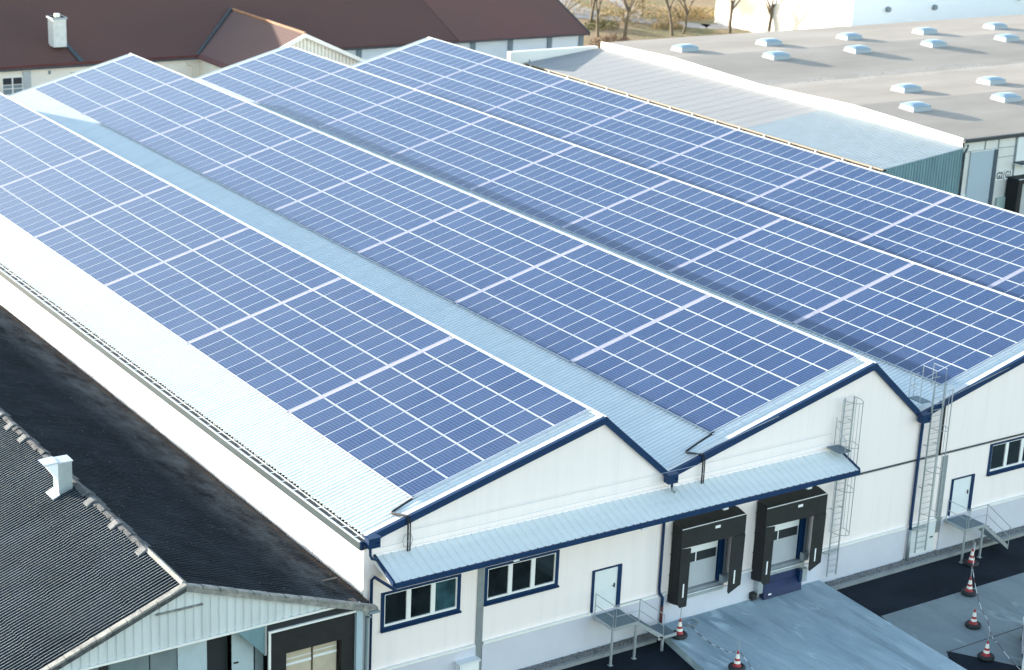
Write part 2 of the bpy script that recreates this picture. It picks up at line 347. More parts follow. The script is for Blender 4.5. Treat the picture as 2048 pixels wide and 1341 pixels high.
g2 = pb.build('pebbles', [M['kerb'], M['ridge_dark']]); g2['kind'] = 'stuff'; tag(g2, 'loose pebbles lying on the gravel strip along the facade', 'gravel')
struct('kerb', MB().box(-2.6, 11.3, -1.74, -1.58, G-.1, -8.14).box(21.25, 70, -1.74, -1.58, G-.1, -8.14), M['kerb'])
def ground_strip(name, pts, wd, m, z):
    mb = MB()
    for (a, b) in zip(pts[:-1], pts[1:]):
        d = Vector((b[0]-a[0], b[1]-a[1], 0)).normalized(); n = Vector((-d.y, d.x, 0))*wd/2; A = Vector((*a, z)); B = Vector((*b, z))
        mb.face([A-n, B-n-d*-.5, B+n-d*-.5, A+n])
    return struct(name, mb, m)
ground_strip('road', [(123, 172), (115.5, 146), (125, 134), (160, 120)], 4.2, M['road'], G+.01)
ground_strip('path', [(131, 165), (124, 148), (118, 141), (110, 150), (95, 190)], 2.2, M['road'], G+.02)

# ================================================================== WAREHOUSE
AL = math.radians(14.916); CA, SA, TA = math.cos(AL), math.sin(AL), math.tan(AL)
OFF = [(0, 0, 0), (14.888, .05, -.047), (28.928, .05, -.146), (42.865, .0, -.193)]
PR = 1.7124; RD = .15                     # row pitch; roof sheet lies this far below the cells
YF, YB = -1.13, 83.5                      # roof front / back edges
YW = -1.0                                 # facade plane
RX = [o[0]+8.34 for o in OFF]
RZ = [o[2]+8.34*TA-.10 for o in OFF]
RZ = [z-.04 for z in RZ]
STEEP = 0.89
VX = []; VZ = []
for i in range(3):                        # valley between steep side i and long slope i+1
    o = OFF[i+1]; zr = RZ[i]; c = o[2]-RD-TA*o[0]
    x = (zr+STEEP*RX[i]-c)/(STEEP+TA); VX.append(x); VZ.append(c+TA*x)
LEX, LEZ = -2.45, -RD+TA*(-2.45)          # left eave
REX = RX[3]+3.4; REZ = RZ[3]-STEEP*3.4

wh = thing('warehouse', 'white sawtooth-roofed warehouse with navy blue gable trim and loading docks', 'warehouse', (-2.6, -1, G))
WHP = Vector((-2.6, -1, G)); WINV = Matrix.Translation(-WHP)
def part(mb, name, m, parent=wh, smooth=False, inv=True, **kw):
    o = mb.build(name, m, parent, smooth, **kw)
    if parent is wh: o.matrix_parent_inverse = WINV
    return o
def ribs(x0, z0, x1, z1, y0, y1, per, h, top=.28, side=.12):
    mb = MB(); d = Vector((x1-x0, 0, z1-z0)).normalized(); nrm = Vector((-d.z, 0, d.x))
    if nrm.z < 0: nrm = -nrm
    prof = []; y = y0
    while y < y1-1e-6:
        prof += [(y, 0), (min(y+per*(1-top-2*side), y1), 0), (min(y+per*(1-top-side), y1), h), (min(y+per*(1-side), y1), h)]; y += per
    prof.append((y1, 0)); out = []
    for p in prof:
        if not out or p[0] > out[-1][0]+1e-6: out.append(p)
    for (yy, hh) in out:
        mb.v += [(x0+nrm.x*hh, yy, z0+nrm.z*hh), (x1+nrm.x*hh, yy, z1+nrm.z*hh)]
    for i in range(len(out)-1): mb.f.append((2*i, 2*i+1, 2*i+3, 2*i+2)); mb.m.append(0)
    return mb
for i, o in enumerate(OFF):
    xa, za = (LEX, LEZ) if i == 0 else (VX[i-1], VZ[i-1])
    mb = ribs(xa, za, RX[i], RZ[i], YF+.55, YB-.35, .25, .060)
    xb, zb = (VX[i], VZ[i]) if i < 3 else (REX, REZ)
    s = ribs(RX[i], RZ[i], xb, zb, YF+.05, YB, .25, .038); n = len(mb.v); mb.v += s.v; mb.f += [tuple(n+k for k in f) for f in s.f]; mb.m += s.m
    rf = part(mb, 'roof', M['roof_white'])
    cap = MB(); x, z = RX[i], RZ[i]                       # ridge capping, just above the sheet
    cap.face([(x-.07, YF, z+.125), (x-.07, YB, z+.125), (x+.02, YB, z+.165), (x+.02, YF, z+.165)])
    cap.face([(x-.10, YF, z+.115), (x-.10, YB, z+.115), (x-.10, YB, z), (x-.10, YF, z)])
    cap.face([(x+.02, YF, z+.165), (x+.02, YB, z+.165), (x+.22, YB, z+.165-.20*STEEP), (x+.22, YF, z+.165-.20*STEEP)])
    co = cap.build('ridge_cap', M['verge'], rf)
    # verge flashing strip along front and back of the long slope
    for (ya, yb) in ((YF+.02, YF+.56), (YB-.36, YB)):
        vf = MB(); z0 = za+.045; z1 = RZ[i]+.045
        vf.face([(xa, ya, z0), (RX[i], ya, z1), (RX[i], yb, z1), (xa, yb, z0)])
        if ya < 0:
            vf.face([(xa, yb, z0), (RX[i], yb, z1), (RX[i], yb+.002, z1-.05), (xa, yb+.002, z0-.05)])
            vf.face([(xa, ya+.20, z0+.02), (RX[i], ya+.20, z1+.02), (RX[i], ya+.30, z1+.005), (xa, ya+.30, z0+.005)])
        vf.build('verge_flashing', M['verge'], rf)
    # navy barge trim: top face and front face, 0.29 m tall
    fb = MB(); t0, t1 = .15, -.15
    L = [(xa, za), (RX[i], RZ[i])]
    xs0 = xa+.02; 
    y0, y1 = YF-.03, YF+.14
    fb.prism([(xs0, za+t0), (x, z+t0), (x, z+t1), (xs0, za+t1)], 'y', y0, y1)
    if i < 3 or True:
        fb.prism([(x+.002, z+t0), (xb-.02, zb+t0+.03), (xb-.02, zb+t1), (x+.002, z+t1-.05)], 'y', y0+.003, y1-.003)
    fb.build('barge_trim', M['navy'], rf)
    bb = MB(); bb.prism([(xs0, za+.10), (x, z+.10), (x, z-.2), (xs0, za-.2)], 'y', YB+.002, YB+.06)
    bb.build('barge_trim', M['verge'], rf)
    # cable trays in the gaps between the blocks of modules
    for gk in range(1, 8):
        tr = MB(); yy = o[1]+gk*10.35-.02
        s0, s1 = 0.05, 5*PR-.12; h = -.006
        P = lambda s, y, h: (o[0]+s*CA-h*SA, y, o[2]+s*SA+h*CA)
        tr.face([P(s0, yy-.125, h), P(s1, yy-.125, h), P(s1, yy+.125, h), P(s0, yy+.125, h)])
        tr.face([P(s0, yy-.125, h-.08), P(s1, yy-.125, h-.08), P(s1, yy-.125, h), P(s0, yy-.125, h)])
        tr.face([P(s0, yy+.125, h), P(s1, yy+.125, h), P(s1, yy+.125, h-.08), P(s0, yy+.125, h-.08)])
        for r_ in range(5):                               # small dark fixing clips
            sx = (r_+.82)*PR
            a, b_, c_, d_ = P(sx, yy-.05, h+.01), P(sx+.06, yy-.05, h+.01), P(sx+.06, yy+.03, h+.01), P(sx, yy+.03, h+.01)
            tr.face([a, b_, c_, d_], 1)
        tr.build('cable_tray', [M['tray'], M['grey_steel']], rf)

# ---- facade with real openings
holes = []
WINS = [(-1.80, 1.74, -4.84, -3.22), (2.90, 6.44, -4.84, -3.22), (31.68, 35.2, -4.88, -3.28)]
DOORS = [(8.24, 9.66, -6.5, -4.58), (29.28, 30.72, -6.5, -4.62)]
DOCKS = [(12.75, 15.66, -6.72, -3.6), (17.43, 20.36, -6.72, -3.6)]
holes = WINS+DOORS+DOCKS
XR = REX
fm = MB()
xs = sorted(set([-2.6, XR]+[h[0] for h in holes]+[h[1] for h in holes])); ZS = sorted(set([G-.1, -2.2]+[h[2] for h in holes]+[h[3] for h in holes]))
for xa, xb in zip(xs[:-1], xs[1:]):
    for za, zb in zip(ZS[:-1], ZS[1:]):
        cx, cz = (xa+xb)/2, (za+zb)/2
        if any(h[0] < cx < h[1] and h[2] < cz < h[3] for h in holes): continue
        fm.face([(xa, YW, za), (xb, YW, za), (xb, YW, zb), (xa, YW, zb)])
for h in holes:
    dp = .12 if h not in DOCKS else .5
    x0, x1, z0, z1 = h; y1 = YW+dp
    fm.face([(x0, YW, z0), (x0, y1, z0), (x0, y1, z1), (x0, YW, z1)]); fm.face([(x1, YW, z0), (x1, YW, z1), (x1, y1, z1), (x1, y1, z0)])
    fm.face([(x0, YW, z1), (x0, y1, z1), (x1, y1, z1), (x1, YW, z1)]); fm.face([(x0, YW, z0), (x1, YW, z0), (x1, y1, z0), (x0, y1, z0)])
topline = [(-2.6, LEZ-.13)]
for i in range(4):
    topline.append((RX[i], RZ[i]-.1)); topline.append((VX[i], VZ[i]-.1) if i < 3 else (XR, REZ-.1))
for (a, b) in zip(topline[:-1], topline[1:]): fm.face([(a[0], YW, -2.2), (b[0], YW, -2.2), (b[0], YW, b[1]), (a[0], YW, a[1])])
part(fm, 'wall', M['wall'])
sm = MB()                                                  # left, back and right walls
sm.face([(-2.6, YB-.2, G-.1), (-2.6, YW, G-.1), (-2.6, YW, LEZ-.13), (-2.6, YB-.2, LEZ-.13)])
sm.face([(XR, YW, G-.1), (XR, YB-.2, G-.1), (XR, YB-.2, REZ), (XR, YW, REZ)])
for (a, b) in zip(topline[:-1], topline[1:]): sm.face([(b[0], YB-.2, G-.1), (a[0], YB-.2, G-.1), (a[0], YB-.2, a[1]), (b[0], YB-.2, b[1])])
part(sm, 'side_wall', M['wall_side'])
jb = MB()
for yy in (3.1, 7.6, 12.2, 18.3, 26.2, 34, 42): part(MB().box(-2.615, -2.59, yy, yy+.03, -3.6, LEZ-.35), 'wall_joint', M['ledge'])
# plinth: stands 8 cm proud, cut round the docks
pl = MB()
for a, b in ((-2.6, 2.55), (2.87, 12.2), (15.9, 16.95), (20.6, 26.42), (26.6, 28.42), (28.78, XR)):
    pl.box(a, b, YW-.08, YW-.002, G-.1, -6.55)
pl.box(12.2, 15.9, YW-.08, YW-.002, G-.1, -6.95); pl.box(16.95, 17.6, YW-.08, YW-.002, G-.1, -6.95); pl.box(20.0, 20.6, YW-.08, YW-.002, G-.1, -6.95)
part(pl, 'plinth', M['plinth'])
pc = MB()
for a, b in ((-2.6, 2.5), (2.9, 8.2), (9.7, 11.7), (11.95, 12.2), (15.9, 16.95), (20.6, 26.4), (26.62, 28.4), (28.8, 29.2), (30.8, XR)):
    part(MB().box(a, b, YW-.13, YW-.004, -6.548, -6.45), 'plinth_ledge', M['ledge'])
pass
for x0, x1, zt, zb in ((2.56, 2.86, -2.6, G), (28.44, 28.76, -3.3, -7.2)):
    c = MB().box(x0, x1, YW-.06, YW-.01, zb, zt); part(c, 'pilaster', M['grey_steel'])
bd = MB().box(21.5, XR, YW-.05, YW-.003, -3.20, -3.14); part(bd, 'wall_trim', M['grey_steel'])
bd = MB().box(21.5, XR, YW-.09, YW-.052, -3.135, -3.09); part(bd, 'conduit', M['cable'])
# roof overhang closing strip under the trim
# windows
for k, (x0, x1, z0, z1) in enumerate(WINS):
    f = MB(); e = .12
    yb_, yf_ = YW+.02, YW-.05
    f.box(x0-.02, x0+e, yf_, yb_, z0, z1); f.box(x1-e, x1+.02, yf_, yb_, z0, z1); f.box(x0+e, x1-e, yf_, yb_, z1-.09, z1); f.box(x0+e, x1-e, yf_, yb_, z0, z0+.15)
    wf = part(f, 'window', M['navy'])
    MB().box(x0-.04, x1+.04, YW-.13, YW-.052, z0-.03, z0+.05).build('sill', M['navy'], wf).matrix_parent_inverse = Matrix.Identity(4)
    sfm = MB(); ya, yb2 = YW-.01, YW+.07; a0, a1 = x0+e, x1-e; zz0, zz1 = z0+.15, z1-.09
    W3 = (a1-a0)/3
    sfm.box(a0, a1, ya, yb2, zz0, zz0+.085); sfm.box(a0, a1, ya, yb2, zz1-.05, zz1)
    for j in range(4):
        xc = a0+W3*j; hw = .055 if j in (0, 3) else .10
        l = max(a0, xc-hw); r_ = min(a1, xc+hw)
        sfm.box(l, r_, ya+.002, yb2-.002, zz0+.085, zz1-.05)
    sfm.build('sash', M['white'], wf)
    for j in range(3):
        gl = MB(); l = a0+W3*j+.05; r_ = l+W3-.1; gl.face([(l, YW+.045, zz0+.05), (r_, YW+.045, zz0+.05), (r_, YW+.045, zz1-.03), (l, YW+.045, zz1-.03)])
        gl.build('pane', M['glass_teal'] if (k, j) in ((0, 2),) else M['glass'], wf)
for (x0, x1, z0, z1) in DOORS:
    d = part(MB().box(x0+.10, x1-.12, YW-.02, YW+.05, z0+.02, z1-.05), 'door', M['door'])
    f = MB(); f.box(x0-.02, x0+.09, YW-.06, YW+.04, z0, z1); f.box(x1-.13, x1+.06, YW-.07, YW+.04, z0, z1); f.box(x0+.09, x1-.13, YW-.06, YW+.04, z1-.06, z1)
    f.build('frame', M['navy'], d)
    h = MB(); hx = x1-.28; h.box(hx-.025, hx+.025, YW-.05, YW-.02, z0+.92, z0+1.12); h.tube([(hx, YW-.05, z0+1.04), (hx, YW-.085, z0+1.04), (hx-.13, YW-.085, z0+1.04)], .014)
    h.build('handle', M['cable'], d)
d = part(MB().box(26.8, 28.42, YW-.10, YW-.082, -8.05, -6.62), 'access_panel', M['door'])
MB().box(28.1, 28.3, YW-.13, YW-.102, -7.35, -7.30).build('handle', M['cable'], d)
# left gutter: zinc box, dark channel, white straps and lacy clips
gt = MB(); gx0, gx1 = -2.86, -2.54
gt.box(gx0, gx0+.03, YF, YB, LEZ-.36, LEZ-.03); gt.box(gx0+.03, gx1, YF, YB, LEZ-.36, LEZ-.33)
gt.box(gx0-.03, gx0+.06, YF, YB, LEZ-.028, LEZ-.005, 1)
gt.box(gx0+.061, gx1-.021, YF+.05, YB, LEZ-.07, LEZ-.055, 2)
gt.box(gx1-.02, gx1+.02, YF, YB, LEZ-.12, LEZ-.02, 1)
gu = part(gt, 'gutter', [M['gutter'], M['verge'], M['dark']])
for k in range(84):
    y = YF+.45+k; MB().box(gx0-.04, gx1+.13, y, y+.05, LEZ+.0, LEZ+.014).build('strap', M['strap'], gu)
lc = MB()
for k in range(330):
    y = YF+.3+k*.25; lc.box(gx1+.03, gx1+.14, y, y+.05, LEZ+.012, LEZ+.035); lc.box(gx1+.17, gx1+.22, y+.12, y+.19, LEZ+.03, LEZ+.05)
lo2 = part(lc, 'edge_clips', M['strap']); lo2['kind'] = 'stuff'
# hoppers and downpipes
def hopper(x, z, w=.42):
    h = MB().box(x-.20, x+.30, YW-.50, YW-.16, z-.50, z-.12).box(x-.23, x+.33, YW-.53, YW-.14, z-.12, z-.08)
    h.tube([(x+.2, YW-.5, z-.3), (x+.2, YW-.58, z-.3)], .045, 8)
    return part(h, 'rain_hopper', M['navy'])
h0 = hopper(-2.48, -.52); h1 = hopper(VX[0]-.1, VZ[0]+.30); h2 = hopper(VX[1]-.1, VZ[1]+.30)
part(MB().box(-2.84, -2.70, YF-.06, YF-.002, LEZ-.36, LEZ-.0), 'gutter_end', M['navy'])
def pipe(pts, r=.055, m='navy', name='downpipe'): return part(MB().tube(pts, r, 10), name, M[m], smooth=True)
pipe([(-2.5, YW-.3, -1.02), (-2.5, YW-.3, -1.38), (-2.45, YW-.33, -1.5), (-2.25, YW-.36, -1.58)])
pipe([(VX[0]+.05, YW-.3, -1.0), (VX[0]+.05, YW-.3, -1.45)]); 
pipe([(VX[0]+.05, YW-.3, -1.45), (VX[0]+.05, YW-.34, -1.58), (VX[0]+.15, YW-.45, -1.66)], .065, 'grey_steel')
pipe([(11.78, YW-.09, -2.3), (11.78, YW-.09, -6.2), (11.80, YW-.10, -6.4), (11.93, YW-.17, -6.62), (11.93, YW-.17, -7.0)], .06)
pipe([(11.93, YW-.17, -7.0), (11.93, YW-.17, -8.0)], .065, 'red_pipe')
pipe([(VX[1]+.12, YW-.12, -1.0), (VX[1]+.12, YW-.12, -6.35), (VX[1]+.1, YW-.16, -6.6)], .075)
pipe([(VX[1]+.1, YW-.16, -6.6), (VX[1]+.1, YW-.17, -8.15)], .085, 'grey_steel')
pipe([(-2.05, -2.45, -2.42), (-2.25, YW-.22, -2.36), (-2.32, YW-.14, -2.5), (-2.32, YW-.12, -8.3)], .06)
pipe([(28.05, YW-.12, -.3), (28.05, YW-.12, -3.1)], .05, 'cable')
# black cable ducts leaving each module field and dropping down the gable
def duct(xc, o, zdrop, dx=-.55):
    z = lambda x: o[2]-RD+.10+TA*(x-o[0])
    a = o[0]+.15
    P = [(a, o[1]-.03, z(a)), (xc-.15, -.25, z(xc-.15)), (xc-.22, -.42, z(xc-.22)+.02), (xc, YF-.02, z(xc)+.10), (xc+.02, YF-.10, z(xc)-.02), (xc+.03, YF-.10, zdrop)]
    part(MB().tube(P, .035, 6), 'conduit', M['cable']); Q = [(p[0]+.10, p[1]+.0, p[2]+.004) for p in P]; part(MB().tube(Q, .028, 6), 'conduit', M['cable'])
duct(-.86, OFF[0], -1.6); duct(13.5, OFF[1], -1.65)
# thin steel wires strung along the gables
for z, y in ((-1.14, YW-.30), (-.76, YW-.18)):
    part(MB().tube([(-2.1 if z < -1 else -.6, y, z), (11.4, y-.02, z-.03), (20.9, y, z+.02)], .008, 4), 'wire', M['frame_al'])
for z, x0, x1 in ((.05, 11.6, 17.6), (.0, 26.2, 32)):
    part(MB().tube([(x0, YF-.15, z-.6), (x1, YF-.10, z+.62)], .012, 4), 'wire', M['grey_steel'])
part(MB().tube([(-.8+.22*math.cos(t/8*math.pi*2), YW-.16, -1.18+.30*math.sin(t/8*math.pi*2)) for t in range(9)], .012, 4), 'cable_loop', M['grey_steel'])

# ---- rail with hooks in front of each module field (stands clear of the sheet)
for i, o in enumerate(OFF):
    nm = ('leftmost', 'second', 'third', 'rightmost')[i]
    P = lambda s, y, h: (o[0]+s*CA-h*SA, y, o[2]+s*SA+h*CA)
    rl = MB(); rl.tube([P(.0, -.13, .0), P(5*PR, -.13, .0)], .028, 6)
    ro = rl.build('mounting_rail', M['frame_al']); tag(ro, 'white metal rail along the front edge of the %s panel field' % nm, 'rail')
    for k in range(9 if i < 3 else 0):
        s = .55+k*.96; hk = MB(); hk.tube([P(s, -.13, 0), P(s, -.30, -.06), P(s+.02, -.42, -.07), P(s+.10, -.44, -.03)], .016, 5); hk.build('hook', M['frame_al'], ro)

# ================================================================== SOLAR MODULES
PW, PL = 1.0, 1.664                      # across the slope (y) and along it
def panel_geo(mbF, mbC, M4, uvs, tint, k):
    fr = .020; t = .04
    def q(pts, mb, mi=0):
        n = len(mb.v); mb.v += [tuple(M4 @ Vector(p)) for p in pts]; mb.f.append(tuple(range(n, n+4))); mb.m.append(mi)
    z = 0.0
    for (a, b, c, d) in ((0, PL, 0, fr), (0, PL, PW-fr, PW), (0, fr, fr, PW-fr), (PL-fr, PL, fr, PW-fr)): q([(a, c, z), (b, c, z), (b, d, z), (a, d, z)], mbF)
    q([(0, 0, -t), (PL, 0, -t), (PL, 0, z), (0, 0, z)], mbF); q([(0, PW, -t), (0, PW, z), (PL, PW, z), (PL, PW, -t)], mbF)
    q([(0, 0, -t), (0, 0, z), (0, PW, z), (0, PW, -t)], mbF); q([(PL, 0, -t), (PL, PW, -t), (PL, PW, z), (PL, 0, z)], mbF)
    q([(0, 0, -t), (0, PW, -t), (PL, PW, -t), (PL, 0, -t)], mbF)
    q([(fr, fr, z-.004), (PL-fr, fr, z-.004), (PL-fr, PW-fr, z-.004), (fr, PW-fr, z-.004)], mbC)
    if uvs is not None: uvs.append((k, tint))
def add_uv(me, ks, base=0):
    uv = me.uv_layers.new(name='UVMap'); at = me.attributes.new('tint', 'FLOAT', 'FACE')
    for p in me.polygons:
        j = p.index-base
        if j < 0: continue
        k, tint = ks[j]; at.data[p.index].value = tint
        bx, by = (k*37 % 901)*10., (k*53 % 907)*6.
        for li, (u, v) in zip(p.loop_indices, ((0, 0), (10, 0), (10, 6), (0, 6))): uv.data[li].uv = (bx+u, by+v)
def proj(p):
    d = Vector(p)-CP; return (3689.264*d.dot(r2)/d.dot(fwd)+1024, 670.5-3689.264*d.dot(u2)/d.dot(fwd))
rotm = Matrix.Rotation(-AL, 4, 'Y')
allp = []
for i, o in enumerate(OFF):
    for g_ in range(8):
        for k in range(10):
            for r_ in range(5):
                s = r_*PR+.022; y = o[1]+g_*10.35+.13+k*1.0085
                if g_ == 0: y = o[1]+.02+k*1.018
                loc = Vector((o[0]+s*CA, y, o[2]+s*SA)); M4 = Matrix.Translation(loc) @ rotm
                c = [proj(M4 @ Vector(q)) for q in ((0, 0, 0), (PL, 0, 0), (PL, PW, 0), (0, PW, 0))]
                area = .5*abs(sum(c[j][0]*c[(j+1) % 4][1]-c[(j+1) % 4][0]*c[j][1] for j in range(4)))
                cx = sum(q[0] for q in c)/4; cy = sum(q[1] for q in c)/4
                vis = -10 < cx < 2058 and -10 < cy < 1350
                if vis and i == 3:                       # hidden behind the third ridge?
                    t_ = (loc-CP); tt = (RX[2]-CP.x)/t_.x; zz = CP.z+t_.z*tt
                    if tt < 1 and zz < RZ[2] and CP.y+t_.y*tt < YB: vis = False
                allp.append([area if vis else 0, i, g_, k, r_, M4, loc])
allp.sort(key=lambda a: -a[0])
pf, pc_ = MB(), MB(); panel_geo(pf, pc_, Matrix.Identity(4), None, 0, 0)
ORD = ['nearest', 'second', 'third', 'fourth', 'fifth', 'sixth', 'seventh', 'eighth', 'ninth', 'tenth']
ROWS = ['lowest', 'second-lowest', 'middle', 'second-highest', 'topmost']; ROOF = ['leftmost', 'second', 'third', 'rightmost']
BLK = ['front', 'second', 'third', 'fourth', 'fifth', 'sixth', 'seventh', 'eighth']
proto = None
for idx, (a, i, g_, k, r_, M4, loc) in enumerate(allp[:300]):
    if proto is None:
        p = thing('solar_panel', '', 'solar panel'); c = pc_.build('cells', M['pv'], p); add_uv(c.data, [(3, 0)]); pf.build('frame', M['frame_al'], p); proto = p
    else: p = copy_tree(proto)
    p.matrix_world = M4 @ Matrix.Rotation(random.gauss(0, .0022), 4, 'X') @ Matrix.Rotation(random.gauss(0, .0018), 4, 'Y')
    p['label'] = 'solar panel %s%s front in %s row of the %s block, %s roof' % (ORD[k], ' to the' if k == 0 else ' from the', ROWS[r_], BLK[g_], ROOF[i])
    p['group'] = 'blue solar panels on the sawtooth roof'
sf, sc = MB(), MB(); ks = []
for idx, (a, i, g_, k, r_, M4, loc) in enumerate(allp[300:]): panel_geo(sf, sc, M4, ks, random.random(), idx+5)
nF = len(sf.f); n = len(sf.v); sf.v += sc.v; sf.f += [tuple(n+q for q in f) for f in sc.f]; sf.m += [1]*len(sc.f)
so_ = sf.build('solar_panels', [M['frame_al'], M['pv']]); add_uv(so_.data, ks, nF); so_['kind'] = 'stuff'
tag(so_, 'rows of smaller looking blue solar panels covering the farther parts of the sawtooth roof', 'solar panels')

# ================================================================== CANOPY
CN = thing('canopy', 'long pale corrugated canopy with navy edge running above windows and loading docks', 'canopy', (-2.1, -1, -2.1))
CI = Matrix.Translation(-Vector((-2.1, -1, -2.1)))
def cpart(mb, name, m, parent=CN):
    o = mb.build(name, m, parent)
    if parent is CN: o.matrix_parent_inverse = CI
    return o
cx0, cx1 = -2.1, 21.45; cz0, cz1 = -1.58, -2.10; cy0, cy1 = YW-.005, -2.5
mb = MB(); x = cx0; dvec = Vector((0, cy1-cy0, cz1-cz0)).normalized(); nn = Vector((0, -dvec.z, dvec.y)); nn = nn if nn.z > 0 else -nn
prof = []
while x < cx1-.01:
    for (dx, h) in ((0, 0), (.25, 0), (.275, .04), (.315, .04), (.34, 0)): 
        if x+dx <= cx1: prof.append((x+dx, h))
    x += .36
prof.append((cx1, 0))
for (xx, h) in prof:
    mb.v += [(xx, cy0+nn.y*h, cz0+nn.z*h), (xx, cy1+nn.y*h, cz1+nn.z*h)]
for i in range(len(prof)-1): mb.f.append((2*i, 2*i+1, 2*i+3, 2*i+2)); mb.m.append(0)
cpart(mb, 'roof_sheet', M['roof_white'])
cpart(MB().prism([(cy0, cz0-.03), (cy1, cz1-.03), (cy1, cz1-.09), (cy0, cz0-.16)], 'x', cx0+.01, cx1-.01), 'soffit', M['ledge'])
cpart(MB().box(cx0-.03, cx1+.03, cy1-.09, cy1-.003, cz1-.20, cz1+.005), 'front_gutter', M['navy'])
for k in range(int((cx1-cx0)/.36)):
    cpart(MB().box(cx0+.28+k*.36, cx0+.31+k*.36, cy1-.03, cy1+.02, cz1+.006, cz1+.04), 'sheet_end', M['gutter'])
fl = MB()
fl.box(cx0, cx1, cy0-.05, cy0-.002, cz0-.02, cz0+.07); cpart(fl, 'flashing', M['wall'])
for xe, s in ((cx0, -1), (cx1, 1)):
    e = MB(); xa, xb = sorted((xe+s*.002, xe+s*.09))
    e.prism([(cy0, cz0+.05), (cy1, cz1+.06), (cy1, cz1-.16), (cy0, cz0-.02)], 'x', xa, xb, 0); cpart(e, 'end_trim', M['navy'])
bk = MB().prism([(cy0, cz0-.16), (cy1+.02, cz1-.10), (cy1+.02, cz1-.16), (cy0, cz0-.34)], 'x', cx0-.06, cx0-.02); cpart(bk, 'bracket', M['ledge'])
for xl in (3.35, 9.6, 13.9, 18.6): cpart(MB().box(xl-.13, xl+.13, cy1-.0, cy1+.14, cz1-.34, cz1-.21), 'lamp', M['light_fix'])

